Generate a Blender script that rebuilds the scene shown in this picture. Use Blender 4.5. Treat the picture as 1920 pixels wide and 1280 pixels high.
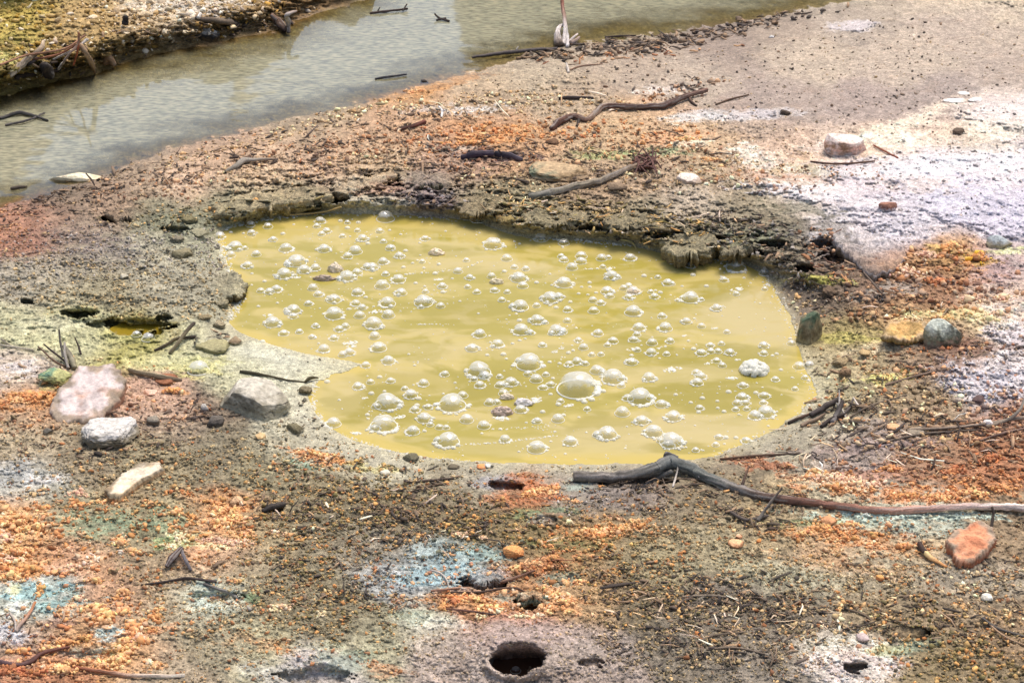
import bpy, math, random
import numpy as np
from mathutils import Vector, Matrix

scene = bpy.context.scene
for o in list(bpy.data.objects):
    bpy.data.objects.remove(o)
R = math.radians

# ------------------------------------------------------------------ camera
CAM_H, PITCH, LENS = 3.0, R(27.0), 70.0
cam_data = bpy.data.cameras.new("camera")
cam_data.lens = LENS
cam_data.sensor_width = 36.0
cam_data.clip_start = 0.05
cam_data.clip_end = 800.0
cam = bpy.data.objects.new("camera", cam_data)
scene.collection.objects.link(cam)
cam.location = (0, 0, CAM_H)
cam.rotation_euler = (math.pi / 2 - PITCH, 0, 0)
scene.camera = cam

# ------------------------------------------------------------------ sky, sun, exposure
SUN_EL, SUN_AZ = R(68), R(28)            # azimuth measured from +Y towards +X: the light comes from beyond the pool
world = bpy.data.worlds.new("World")
scene.world = world
world.use_nodes = True
wn = world.node_tree
for n in list(wn.nodes):
    wn.nodes.remove(n)
sky = wn.nodes.new("ShaderNodeTexSky")
sky.sky_type = 'NISHITA'
sky.sun_disc = False
sky.sun_elevation = SUN_EL
sky.sun_rotation = SUN_AZ
sky.air_density = 1.0
sky.dust_density = 4.0
sky.ozone_density = 0.6
bg = wn.nodes.new("ShaderNodeBackground")
bg.inputs["Strength"].default_value = 0.135
wo = wn.nodes.new("ShaderNodeOutputWorld")
wn.links.new(sky.outputs[0], bg.inputs[0])
wn.links.new(bg.outputs[0], wo.inputs[0])

sun_data = bpy.data.lights.new("sun", 'SUN')
sun_data.energy = 1.5
sun_data.angle = R(30)
sun_data.color = (1.0, 0.93, 0.84)
sun = bpy.data.objects.new("sun", sun_data)
scene.collection.objects.link(sun)
sdir = Vector((math.sin(SUN_AZ) * math.cos(SUN_EL), math.cos(SUN_AZ) * math.cos(SUN_EL), math.sin(SUN_EL)))
sun.rotation_euler = sdir.to_track_quat('Z', 'Y').to_euler()

scene.view_settings.view_transform = 'Standard'
scene.view_settings.look = 'None'
scene.view_settings.exposure = 0.70
scene.view_settings.gamma = 1.0
scene.render.engine = 'CYCLES'
scene.cycles.max_bounces = 8
scene.cycles.transparent_max_bounces = 24
scene.cycles.caustics_reflective = False
scene.cycles.caustics_refractive = False

# ------------------------------------------------------------------ numbers: survey grid, noise, small helpers
rng = np.random.default_rng(7)
random.seed(7)
FPX = LENS / 36.0 * 1920.0
CT, ST = math.cos(PITCH), math.sin(PITCH)

def gp(px, py, z=0.0):
    """survey mark (px,py) -> the point of the level z that carries it (numpy arrays or floats)"""
    a = (np.asarray(px, float) - 960.0) / FPX
    b = -(np.asarray(py, float) - 640.0) / FPX
    dy = CT + b * ST
    dz = -ST + b * CT
    t = (z - CAM_H) / dz
    return a * t, dy * t, t          # t is the depth along the view axis

def mpp(px, py, z=0.0):
    return float(gp(px, py, z)[2]) / FPX

def sstep(a, b, x):
    t = np.clip((x - a) / (b - a), 0, 1)
    return t * t * (3 - 2 * t)

def _hash(ix, iy, iz, seed):
    h = (ix.astype(np.uint32) * np.uint32(374761393) + iy.astype(np.uint32) * np.uint32(668265263)
         + iz.astype(np.uint32) * np.uint32(2246822519) + np.uint32((seed * 3266489917 + 12345) & 0xffffffff))
    h = (h ^ (h >> np.uint32(13))) * np.uint32(1274126177)
    return h ^ (h >> np.uint32(16))

_ang = np.linspace(0, 2 * np.pi, 256, endpoint=False)
_GX, _GY = np.cos(_ang).astype(np.float32), np.sin(_ang).astype(np.float32)

def pn(x, y, seed=0):
    x = np.asarray(x, np.float32); y = np.asarray(y, np.float32)
    x0 = np.floor(x); y0 = np.floor(y)
    fx = x - x0; fy = y - y0
    ix = x0.astype(np.int64); iy = y0.astype(np.int64)
    u = fx * fx * fx * (fx * (fx * 6 - 15) + 10)
    v = fy * fy * fy * (fy * (fy * 6 - 15) + 10)
    zz = np.zeros_like(ix)
    def g(dx, dy):
        k = (_hash(ix + dx, iy + dy, zz, seed) & np.uint32(255)).astype(np.int64)
        return _GX[k] * (fx - dx) + _GY[k] * (fy - dy)
    a = g(0, 0) * (1 - u) + g(1, 0) * u
    b = g(0, 1) * (1 - u) + g(1, 1) * u
    return (a * (1 - v) + b * v) * 1.5

def fbm(x, y, octs=4, seed=0, gain=0.5):
    s = 0; a = 1.0; f = 1.0; tot = 0
    for k in range(octs):
        s = s + a * pn(x * f + 17.3 * k, y * f - 9.1 * k, seed + k)
        tot += a; a *= gain; f *= 2.03
    return s / tot * 1.6

_G3 = rng.normal(size=(256, 3)).astype(np.float32)
_G3 /= np.linalg.norm(_G3, axis=1)[:, None]

def pn3(p, seed=0):
    p = np.asarray(p, np.float32)
    p0 = np.floor(p); f = p - p0
    i = p0.astype(np.int64)
    w = f * f * f * (f * (f * 6 - 15) + 10)
    out = 0
    for dx in (0, 1):
        for dy in (0, 1):
            for dz in (0, 1):
                k = (_hash(i[:, 0] + dx, i[:, 1] + dy, i[:, 2] + dz, seed) & np.uint32(255)).astype(np.int64)
                d = f - np.array([dx, dy, dz], np.float32)
                wt = (w[:, 0] if dx else 1 - w[:, 0]) * (w[:, 1] if dy else 1 - w[:, 1]) * (w[:, 2] if dz else 1 - w[:, 2])
                out = out + wt * (_G3[k] * d).sum(1)
    return out * 1.5

def fbm3(p, octs=4, seed=0):
    s = 0; a = 1.0; f = 1.0; tot = 0
    for k in range(octs):
        s = s + a * pn3(p * f + 13.7 * k, seed + k); tot += a; a *= 0.5; f *= 2.0
    return s / tot * 1.6

def lin(c):
    c = np.asarray(c, float) / 255.0
    return np.where(c <= 0.04045, c / 12.92, ((c + 0.055) / 1.055) ** 2.4)

def poly_sdf(px, py, poly):
    """signed distance in survey units, negative inside"""
    P = np.asarray(poly, np.float32)
    px = np.asarray(px, np.float32); py = np.asarray(py, np.float32)
    d2 = np.full(px.shape, 1e12, np.float32)
    inside = np.zeros(px.shape, bool)
    n = len(P)
    for i in range(n):
        ax, ay = P[i]; bx, by = P[(i + 1) % n]
        ex, ey = bx - ax, by - ay
        wx, wy = px - ax, py - ay
        t = np.clip((wx * ex + wy * ey) / (ex * ex + ey * ey + 1e-9), 0, 1)
        dx = wx - ex * t; dy = wy - ey * t
        d2 = np.minimum(d2, dx * dx + dy * dy)
        c = ((ay <= py) & (by > py)) | ((by <= py) & (ay > py))
        xi = ax + (py - ay) / (by - ay + 1e-9) * ex
        inside ^= c & (px < xi)
    d = np.sqrt(d2)
    return np.where(inside, -d, d)

def smooth_poly(pts, n=4):
    P = np.asarray(pts, float)
    for _ in range(2):
        Q = np.roll(P, -1, 0)
        P = np.stack([0.75 * P + 0.25 * Q, 0.25 * P + 0.75 * Q], 1).reshape(-1, 2)
    return P

# ------------------------------------------------------------------ materials
def new_mat(name):
    m = bpy.data.materials.new(name)
    m.use_nodes = True
    nt = m.node_tree
    for n in list(nt.nodes):
        nt.nodes.remove(n)
    out = nt.nodes.new("ShaderNodeOutputMaterial")
    return m, nt, out

def N(nt, typ, **kw):
    n = nt.nodes.new(typ)
    for k, v in kw.items():
        if k.startswith("i_"):
            n.inputs[k[2:].replace("_", " ")].default_value = v
        else:
            setattr(n, k, v)
    return n

def speckled(name, var=0.35, scale=300.0, rough=0.85, bump=0.3, bump_scale=500.0, wet=False, spec=0.3, bdist=0.002, cells=0.0):
    """colour of the object's own 'Col' layer, broken up by fine procedural grain"""
    m, nt, out = new_mat(name)
    L = nt.links.new
    b = N(nt, "ShaderNodeBsdfPrincipled")
    b.inputs["Specular IOR Level"].default_value = spec
    at = N(nt, "ShaderNodeAttribute", attribute_name="Col")
    tc = N(nt, "ShaderNodeTexCoord")
    n1 = N(nt, "ShaderNodeTexNoise"); n1.inputs["Scale"].default_value = scale; n1.inputs["Detail"].default_value = 4
    n1.inputs["Roughness"].default_value = 0.7
    L(tc.outputs["Object"], n1.inputs["Vector"])
    mr = N(nt, "ShaderNodeMapRange")
    mr.inputs["From Min"].default_value = 0.3; mr.inputs["From Max"].default_value = 0.7
    mr.inputs["To Min"].default_value = 1 - var; mr.inputs["To Max"].default_value = 1 + var
    L(n1.outputs["Fac"], mr.inputs["Value"])
    mul = N(nt, "ShaderNodeVectorMath", operation='SCALE')
    L(at.outputs["Color"], mul.inputs[0]); L(mr.outputs[0], mul.inputs["Scale"])
    last = mul
    if cells:
        dn = N(nt, "ShaderNodeTexNoise"); dn.inputs["Scale"].default_value = 90
        L(tc.outputs["Object"], dn.inputs["Vector"])
        dv = N(nt, "ShaderNodeVectorMath", operation='MULTIPLY_ADD'); dv.inputs[1].default_value = (0.02, 0.02, 0.02)
        L(dn.outputs["Color"], dv.inputs[0]); L(tc.outputs["Object"], dv.inputs[2])
        for sc_, amt in ((150, cells), (55, cells * 0.55)):
            vo = N(nt, "ShaderNodeTexVoronoi"); vo.inputs["Scale"].default_value = sc_
            L(dv.outputs[0], vo.inputs["Vector"])
            sp = N(nt, "ShaderNodeSeparateColor"); L(vo.outputs["Color"], sp.inputs[0])
            m3 = N(nt, "ShaderNodeMapRange"); m3.inputs["To Min"].default_value = 1 - amt; m3.inputs["To Max"].default_value = 1 + amt
            L(sp.outputs[0], m3.inputs["Value"])
            ml = N(nt, "ShaderNodeVectorMath", operation='SCALE'); L(last.outputs[0], ml.inputs[0]); L(m3.outputs[0], ml.inputs["Scale"]); last = ml
            if sc_ == 150: vo1 = vo
    L(last.outputs[0], b.inputs["Base Color"])
    if wet:
        mr2 = N(nt, "ShaderNodeMapRange")
        mr2.inputs["To Min"].default_value = rough; mr2.inputs["To Max"].default_value = 0.28
        L(at.outputs["Alpha"], mr2.inputs["Value"]); L(mr2.outputs[0], b.inputs["Roughness"])
    else:
        b.inputs["Roughness"].default_value = rough
    if bump:
        n2 = N(nt, "ShaderNodeTexNoise"); n2.inputs["Scale"].default_value = bump_scale; n2.inputs["Detail"].default_value = 3
        L(tc.outputs["Object"], n2.inputs["Vector"])
        bp = N(nt, "ShaderNodeBump"); bp.inputs["Strength"].default_value = bump; bp.inputs["Distance"].default_value = bdist
        if cells:
            hs = N(nt, "ShaderNodeMath", operation='MULTIPLY_ADD'); hs.inputs[1].default_value = -1.1
            L(vo1.outputs["Distance"], hs.inputs[0]); L(n2.outputs["Fac"], hs.inputs[2]); L(hs.outputs[0], bp.inputs["Height"])
        else:
            L(n2.outputs["Fac"], bp.inputs["Height"])
        L(bp.outputs[0], b.inputs["Normal"])
    L(b.outputs[0], out.inputs["Surface"])
    return m

M_ground = speckled("ground_earth", var=0.38, scale=260, rough=0.9, bump=0.55, bump_scale=330, wet=True, spec=0.35, bdist=0.004, cells=0.30)
M_grit = speckled("grit", var=0.25, scale=500, rough=0.85, bump=0.2, bump_scale=700)
M_rock = speckled("rock", var=0.22, scale=90, rough=0.85, bump=0.5, bump_scale=160, bdist=0.004)
M_wood = speckled("dead_wood", var=0.3, scale=220, rough=0.8, bump=0.5, bump_scale=260)

# ------------------------------------------------------------------ objects
def link(name, me, mat=None, parent=None):
    o = bpy.data.objects.new(name, me)
    scene.collection.objects.link(o)
    if mat is not None and not me.materials:
        me.materials.append(mat)
    if parent is not None:
        o.parent = parent
    return o

def tag(o, label=None, cat=None, group=None, kind=None):
    if label: o["label"] = label
    if cat: o["category"] = cat
    if group: o["group"] = group
    if kind: o["kind"] = kind
    return o

def fast_mesh(name, V, F, col=None, smooth=True):
    """V (n,3), F (m,k) all faces of k corners, col (n,4)"""
    me = bpy.data.meshes.new(name)
    V = np.ascontiguousarray(V, np.float32); F = np.ascontiguousarray(F, np.int32)
    m, k = F.shape
    me.vertices.add(len(V)); me.vertices.foreach_set("co", V.ravel())
    me.loops.add(m * k); me.loops.foreach_set("vertex_index", F.ravel())
    me.polygons.add(m); me.polygons.foreach_set("loop_start", np.arange(0, m * k, k, dtype=np.int32))
    if smooth:
        me.polygons.foreach_set("use_smooth", np.ones(m, bool))
    me.update(calc_edges=True)
    if col is not None:
        set_col(me, col)
    return me

def set_col(me, col):
    col = np.asarray(col, np.float32)
    if col.shape[1] == 3:
        col = np.concatenate([col, np.zeros((len(col), 1), np.float32)], 1)
    a = me.attributes.new("Col", 'FLOAT_COLOR', 'POINT')
    a.data.foreach_set("color", np.ascontiguousarray(col, np.float32).ravel())

def grid_faces(nr, nc):
    i = np.arange(nr * nc).reshape(nr, nc)
    return np.stack([i[:-1, :-1], i[1:, :-1], i[1:, 1:], i[:-1, 1:]], -1).reshape(-1, 4)

# ------------------------------------------------------------------ survey: pool outline, stream outline
POOL = smooth_poly([(418,428),(480,414),(560,404),(640,400),(700,401),(760,404),(830,408),(895,416),(925,428),(960,441),(1000,448),
 (1060,448),(1120,453),(1180,459),(1230,472),(1290,484),(1370,488),(1415,503),(1445,528),(1462,560),(1480,590),(1492,620),(1498,660),
 (1508,690),(1526,715),(1530,745),(1500,775),(1450,805),(1400,832),(1330,857),(1240,868),(1150,870),(1050,870),(950,868),(880,864),
 (800,857),(720,842),(660,824),(615,800),(590,775),(580,742),(592,715),(640,697),(686,684),(655,676),(600,668),(540,655),(490,640),
 (445,622),(428,605),(440,580),(456,555),(450,532),(430,510),(420,480),(408,452)])
NEAR = [(-300,455),(0,388),(60,372),(130,347),(190,330),(250,302),(330,276),(420,256),(500,236),(560,219),(640,201),(700,186),(760,170),
 (820,152),(880,135),(950,118),(990,102),(1040,86),(1110,79),(1180,69),(1250,62),(1320,50),(1400,38),(1480,22),(1560,8),(1650,-8),(1800,-40),(2250,-130)]
FAR = [(2250,-400),(760,-400),(735,-60),(680,0),(640,14),(600,24),(560,42),(520,60),(450,70),(400,84),(330,94),(250,112),(180,140),(110,152),(60,166),(0,182),(-300,250)]
STREAM = np.array(NEAR + FAR, float)
Z_STREAM = -0.05

# ------------------------------------------------------------------ survey: ground heights
HP = [(0,1280,.03),(500,1280,.03),(960,1280,.03),(1500,1280,.04),(1920,1280,.05),(0,1050,.035),(500,1050,.03),(1000,1050,.03),(1500,1050,.03),
 (1920,1050,.05),(100,880,.03),(400,880,.025),(800,920,.02),(1200,930,.02),(1700,900,.05),(1920,850,.07),(1700,750,.05),(1900,650,.08),(1600,640,.03),
 (1750,560,.07),(1600,540,.06),(1680,490,.09),(1850,480,.10),(1600,430,.11),(1750,370,.12),(1900,330,.13),(1850,250,.12),(1600,270,.10),(1400,300,0.065),
 (1500,350,.10),(1450,420,0.065),(1350,410,0.065),(1250,400,0.065),(1100,375,0.065),(1000,365,0.061),(900,350,0.058),(800,325,0.058),(700,320,0.061),(600,345,0.061),
 (500,360,0.058),(400,375,0.058),(300,390,0.054),(1200,300,0.058),(1000,270,.07),(800,250,.05),(600,270,.05),(400,310,.05),(200,360,.03),(100,420,.05),
 (0,480,.05),(200,480,.055),(350,460,.06),(300,540,.045),(100,560,.04),(400,560,.04),(60,630,.012),(200,640,.012),(350,670,.01),(480,665,.006),
 (560,700,.004),(450,760,.02),(150,740,.035),(1500,180,.07),(1800,150,.08),(1300,150,.05),(1100,130,.02),(1300,70,.0),(1500,40,.0),(1800,30,.04),(1050,160,.03),
 (900,180,.02),(0,60,.15),(200,30,.15),(400,10,.11),(100,110,.05),(300,70,.03),(500,35,.0),(0,-150,.4),(400,-150,.35),(700,-150,.1)]
HP = np.array(HP)
CP = """30,30,185,150,50;150,40,175,140,85;300,30,185,160,125;450,25,150,120,75;30,110,150,120,45;120,100,150,115,50;250,90,150,115,60;400,55,135,100,55;520,30,130,95,50;
300,200,150,140,100;600,100,150,138,98;900,60,152,140,100;1200,20,150,138,95;100,270,150,142,105;
100,365,120,100,80;250,320,150,125,100;420,280,175,140,110;600,230,160,135,105;780,175,185,135,90;900,150,170,145,115;1000,130,165,145,120;1200,110,170,148,122;1350,90,150,130,112;1450,60,160,140,118;1600,30,170,152,130;1800,20,180,160,138;1900,60,182,162,138;
1300,140,180,160,135;1500,110,185,165,138;1700,120,185,165,140;1900,140,175,155,135;1450,180,165,145,128;1650,200,165,145,130;1400,240,165,140,120;1750,190,160,142,128;
900,200,165,135,105;1050,200,165,140,112;750,240,175,135,100;900,250,190,130,85;1000,270,180,135,95;650,270,180,140,105;1150,260,180,145,105;1250,250,190,150,110;1350,270,185,150,110;500,330,190,155,120;600,300,180,145,115;350,350,190,155,125;700,300,175,145,110;850,300,165,130,105;1100,300,170,140,105;1200,330,165,135,105;1320,320,160,135,105;1420,290,195,160,135;
220,370,150,120,95;60,400,150,104,80;30,440,150,100,76;120,440,140,118,98;300,400,120,115,90;400,390,125,118,88;500,370,150,138,105;560,390,120,112,85;700,380,165,150,125;800,370,140,120,110;900,385,130,115,85;1000,390,138,124,92;1100,410,136,122,92;1200,420,130,116,88;1300,430,128,116,88;1400,430,122,110,86;1450,470,128,114,92;1100,360,150,120,90;1300,380,170,150,130;1400,390,140,124,98;
1500,350,200,180,165;1600,340,220,205,210;1750,310,230,222,232;1880,300,232,222,228;1650,400,205,195,205;1800,370,210,205,222;1880,400,205,198,215;1700,430,190,180,190;1600,430,190,178,180;1750,250,210,180,155;1880,215,232,215,200;1650,270,205,175,150;1850,265,200,175,150;
1600,500,125,100,80;1700,500,165,115,75;1780,480,180,130,75;1880,500,175,150,145;1560,560,110,92,75;1650,570,150,105,75;1750,550,150,105,75;1880,560,195,165,145;1600,620,150,130,75;1700,600,185,145,95;1850,610,200,170,120;1900,640,205,190,190;1600,680,165,145,105;1700,680,145,118,90;1800,660,135,100,80;1850,720,200,190,195;1900,780,160,115,90;1560,720,160,148,110;1650,740,140,120,90;1750,780,140,115,85;1550,800,150,138,115;1620,830,150,130,120;1750,850,150,110,80;1880,840,165,105,70;
60,520,150,138,120;180,480,140,128,108;300,480,155,145,122;380,450,150,145,118;200,560,140,128,98;350,540,148,138,115;400,590,150,142,115;100,570,160,148,118;40,620,168,162,122;150,620,170,164,118;260,640,165,150,60;350,650,168,162,120;430,620,165,155,125;480,660,176,170,142;550,690,180,175,152;600,700,182,172,138;450,700,174,168,132;550,760,180,172,148;560,830,165,155,130;640,850,165,155,130;750,870,165,155,130;900,880,155,145,125;1050,880,150,140,122;
30,690,180,160,142;60,750,176,132,95;50,830,160,140,110;150,850,135,118,92;290,740,180,140,115;330,780,160,135,112;380,760,120,100,82;400,840,120,108,85;300,870,135,120,90;500,880,130,118,88;60,900,165,160,150;100,950,140,128,98;250,960,150,125,90;200,1000,135,125,95;50,980,205,150,100;40,1040,215,150,100;150,1030,185,135,95;300,990,140,135,100;420,970,185,130,85;400,1020,200,145,105;480,1000,150,130,92;300,1060,150,125,95;450,1060,150,132,102;600,1000,118,105,80;600,900,125,110,80;750,950,115,100,72;700,1030,130,118,100;750,1080,150,150,150;850,900,130,115,88;900,1000,115,98,65;950,1060,140,105,70;850,1060,145,160,160;1000,1000,125,105,65;1100,1000,150,115,70;1000,920,150,100,65;1100,930,130,118,105;1200,930,120,105,95;1300,930,125,108,82;1200,1000,135,118,85;1250,1060,145,130,95;1350,1030,145,130,98;1450,1000,150,128,92;1550,1030,170,130,90;1600,990,175,160,130;1700,1000,180,150,110;1700,970,165,160,140;1880,1000,140,115,85;1500,1080,150,138,112;1650,1080,145,130,105;1800,1080,150,135,115;1200,1120,110,95,70;1350,1130,110,98,85;1300,1200,112,100,85;1500,1160,115,100,82;1650,1150,130,110,80;1800,1150,130,108,80;1900,1200,140,112,80;1750,1230,130,110,75;1850,1260,125,105,75;1600,1230,190,175,165;1550,1200,170,155,138;1450,1250,125,112,98;
1000,1130,190,130,85;880,1140,190,130,85;1100,1130,160,125,85;800,1170,165,155,135;970,1180,150,128,120;850,1220,160,140,128;1100,1220,150,132,122;1100,1270,150,130,118;700,1200,150,142,112;600,1240,165,152,145;500,1200,155,145,112;400,1200,145,132,105;300,1160,160,140,110;400,1120,170,170,150;500,1120,125,112,85;600,1120,125,112,85;650,1160,120,108,82;200,1130,180,135,100;80,1110,150,160,155;30,1120,175,175,160;60,1200,165,135,110;150,1180,185,135,90;100,1260,170,110,75;230,1230,200,145,95;300,1260,150,130,105"""
CP = np.array([[float(v) for v in s.split(",")] for s in CP.replace("\n", "").split(";") if s.strip()])

# patches: x, y, rx, ry, turn, r, g, b, strength, softness, ragged
PATCH = """1600,48,45,9,-3,235,228,225,.8,.5,.3;1420,215,75,9,-4,215,208,205,.8,.6,.3;1310,218,60,10,-5,205,205,205,.7,.6,.3;1240,168,40,7,-5,220,205,190,.7,.5,.6;890,205,55,6,-6,205,200,200,.6,.6,.6;800,204,40,6,-6,195,188,185,.5,.6,.7;
920,258,60,14,-4,235,140,60,.75,.6,.8;980,245,50,10,-4,215,140,75,.5,.6,.8;1270,262,60,13,-4,230,150,100,.7,.6,.6;1230,285,50,8,-4,140,165,120,.7,.5,.7;1140,292,60,9,0,150,170,95,.55,.6,.7;790,172,50,8,-14,225,140,60,.7,.6,.6;850,155,50,9,-14,205,130,65,.6,.6,.7;860,276,50,8,0,160,160,150,.5,.6,.7;
925,293,62,11,2,70,60,75,.75,.4,.8;790,375,50,18,0,120,100,110,.7,.6,.8;720,382,60,12,0,190,185,165,.5,.7,.4;720,352,40,12,-8,170,120,95,.6,.6,.5;
1300,268,40,8,0,240,205,180,.6,.5,.6;1430,300,60,20,12,232,210,195,.75,.5,.5;1560,300,110,14,0,200,150,100,.5,.6,.8;1480,330,90,8,4,180,110,70,.55,.6,.9;1530,322,80,10,3,150,140,90,.5,.6,.9;1720,345,70,16,0,215,190,170,.5,.6,.7;1500,354,110,9,3,238,228,228,.8,.5,.4;1560,372,130,10,6,230,222,226,.7,.5,.5;1690,235,130,12,-22,240,215,185,.75,.45,.5;1890,205,70,18,-8,246,235,225,.8,.5,.4;1680,262,50,16,0,235,205,185,.7,.5,.4;1800,300,220,22,-6,238,232,238,.7,.5,.4;1850,275,70,12,0,165,140,110,.5,.5,.7;
1500,390,55,12,8,86,86,60,.6,.5,.7;1420,445,60,18,0,120,128,95,.5,.6,.6;1480,430,60,18,0,92,84,72,.5,.5,.8;1560,430,30,26,40,110,100,85,.6,.5,.5;1830,485,28,12,10,238,180,20,.9,.5,.6;1770,470,30,10,0,235,180,90,.6,.6,.6;1890,470,35,7,0,228,225,150,.8,.5,.5;1540,523,42,8,4,200,185,60,.75,.6,.6;1430,530,40,8,4,180,160,70,.4,.6,.6;1590,633,80,9,2,185,170,60,.7,.6,.7;1660,708,50,9,-3,225,205,110,.75,.5,.7;1800,590,110,9,0,235,200,130,.7,.5,.7;1890,630,45,22,0,215,205,212,.8,.5,.5;1850,715,70,30,10,212,205,214,.85,.45,.7;1890,590,40,25,0,205,185,180,.6,.5,.6;1850,500,60,30,20,150,110,110,.5,.5,.7;1690,540,70,14,-10,140,150,150,.45,.6,.9;
1780,520,60,20,0,170,105,65,.5,.6,.9;1810,650,90,14,4,120,80,62,.6,.6,.6;1640,655,60,9,-8,215,190,150,.6,.6,.6;
20,420,45,35,-25,158,92,66,.65,.6,.95;50,455,40,20,-20,150,85,60,.5,.6,.8;130,445,80,22,0,120,92,85,.4,.6,.7;200,470,60,20,0,120,105,110,.35,.7,.7;340,420,60,22,0,110,112,85,.5,.6,.8;
270,610,62,20,4,150,132,50,.8,.4,.4;235,630,40,10,0,185,178,100,.5,.6,.5;110,610,70,14,0,185,180,145,.5,.6,.5;75,640,60,12,0,192,186,136,.5,.6,.5;370,690,50,16,-12,188,178,92,.7,.5,.5;330,680,90,18,4,190,185,120,.5,.6,.4;140,585,60,12,0,165,160,90,.4,.6,.5;
85,745,80,16,-10,225,135,60,.75,.5,.9;325,732,22,5,8,235,140,40,.8,.5,.7;100,722,30,10,0,150,155,90,.6,.6,.6;30,690,40,14,0,215,200,200,.6,.6,.6;310,760,60,30,0,190,145,118,.4,.6,.8;
85,900,40,10,-6,225,220,212,.85,.6,.4;30,885,40,22,0,150,150,155,.5,.7,.4;600,857,45,11,14,225,125,55,.85,.45,.9;580,872,30,8,14,90,150,130,.5,.6,.6;700,880,50,8,10,190,175,80,.5,.6,.8;
930,905,45,14,0,150,145,150,.75,.5,.3;1010,918,55,20,8,205,95,35,.8,.45,.7;960,937,60,10,8,190,95,45,.6,.6,.8;1080,912,35,12,0,140,160,150,.6,.6,.4;1000,965,50,12,4,95,130,80,.5,.6,.6;1020,972,25,11,0,165,150,145,.6,.5,.4;1120,1000,80,18,-6,225,135,65,.7,.5,.95;1080,1018,80,9,0,95,120,60,.5,.6,.9;1150,930,60,30,10,120,105,100,.5,.6,.5;
1000,1060,90,14,-10,215,120,60,.65,.6,.95;920,1040,60,18,0,130,165,165,.65,.6,.6;820,1075,60,26,-15,135,165,175,.75,.55,.7;1050,1085,40,14,0,80,125,115,.6,.6,.5;900,1080,50,16,0,150,160,165,.6,.5,.5;780,1050,80,10,0,120,125,125,.4,.7,.6;
1030,1125,70,16,8,235,150,90,.7,.5,.9;880,1130,80,14,6,225,140,70,.7,.5,.9;900,1150,100,14,4,190,100,60,.55,.6,.7;950,1120,40,10,0,110,150,140,.55,.6,.5;810,1165,55,14,4,205,195,180,.7,.6,.3;780,1155,50,16,0,140,165,135,.4,.7,.4;
1040,955,30,8,0,70,130,90,.4,.6,.8;
420,965,55,12,-8,245,150,75,.75,.5,.9;430,1000,40,10,4,250,165,100,.75,.5,.9;420,1024,50,8,4,250,190,140,.8,.45,.7;330,1010,40,14,0,125,150,90,.7,.6,.6;330,1000,30,6,0,230,215,170,.6,.5,.6;200,985,130,24,-4,110,145,115,.5,.7,.7;
45,985,60,30,10,245,165,100,.75,.5,.9;20,1040,45,24,0,250,170,95,.8,.45,.9;50,1072,40,16,0,245,155,75,.75,.45,.9;130,1045,80,22,4,200,135,100,.5,.7,.7;
60,1110,60,18,-8,135,175,180,.8,.45,.6;25,1105,14,8,0,215,210,150,.8,.5,.4;35,1140,30,16,0,205,205,195,.7,.5,.4;120,1130,50,18,0,125,165,165,.65,.5,.7;180,1150,50,10,0,140,180,185,.6,.5,.7;210,1185,30,14,0,150,185,190,.7,.5,.6;20,1190,40,20,0,190,190,200,.7,.6,.4;170,1225,55,13,-2,150,160,145,.75,.4,.3;110,1165,40,10,0,150,110,95,.6,.5,.7;
170,1150,40,14,20,250,165,85,.7,.4,.95;225,1220,40,14,-35,252,180,110,.85,.4,.9;150,1245,90,12,2,240,160,95,.8,.45,.9;60,1250,80,30,0,195,115,80,.5,.5,.9;280,1185,50,8,-10,240,150,95,.6,.5,.8;
410,1125,50,18,10,195,210,200,.75,.6,.3;430,1130,55,10,16,190,160,120,.4,.7,.4;470,1120,16,10,0,60,120,60,.5,.6,.6;
380,1095,30,7,0,110,150,160,.5,.6,.5;480,1205,70,12,8,215,155,90,.45,.7,.7;
970,1190,130,26,0,158,135,128,.6,.7,.3;590,1250,90,24,0,170,160,160,.75,.6,.3;500,1262,60,20,0,185,180,165,.5,.7,.3;650,1240,50,26,0,120,150,125,.4,.7,.5;720,1255,40,10,0,205,130,75,.5,.6,.9;620,1210,60,10,0,175,172,140,.4,.7,.4;
1600,1240,75,28,-4,215,195,190,.85,.6,.5;1660,1218,40,10,0,205,190,120,.7,.6,.4;1570,1205,70,16,-6,200,195,180,.6,.7,.4;1700,1215,60,12,-10,150,175,150,.5,.7,.5;
1560,1000,90,12,6,235,150,80,.65,.55,.95;1600,975,110,10,5,165,185,170,.7,.6,.5;1720,965,130,10,1,195,215,200,.75,.55,.5;1740,990,60,20,0,150,165,155,.6,.7,.5;1500,980,60,8,0,150,170,110,.5,.6,.6;1640,1020,80,16,10,225,135,70,.5,.6,.95;1580,1060,120,16,6,205,150,100,.4,.7,.9;1450,1075,130,22,4,165,160,130,.4,.7,.5;
1560,905,80,16,6,232,175,125,.7,.5,.9;1720,925,160,14,2,215,125,65,.7,.5,.95;1650,890,120,16,-4,170,100,72,.6,.6,.8;1850,880,90,30,-8,190,105,65,.6,.6,.9;1430,870,50,12,8,180,85,45,.8,.45,.7;1850,905,80,10,0,228,130,62,.55,.5,.9;1600,840,90,14,-6,135,110,112,.5,.7,.5;1720,830,90,10,-4,120,110,120,.4,.6,.8;
640,695,60,10,-10,185,178,140,.5,.7,.3;500,660,80,14,8,200,196,175,.5,.7,.3;
20,25,60,40,0,190,160,20,.7,.6,.8;40,75,40,16,0,150,135,20,.6,.6,.8;10,110,30,16,0,190,185,100,.5,.6,.6;350,10,90,16,0,205,195,185,.6,.6,.8;180,60,90,30,-8,165,125,60,.4,.7,.9;330,80,120,16,-12,140,105,50,.5,.6,.8"""
PATCH = [[float(v) for v in s.split(",")] for s in PATCH.replace("\n", "").split(";") if s.strip()]
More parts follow.
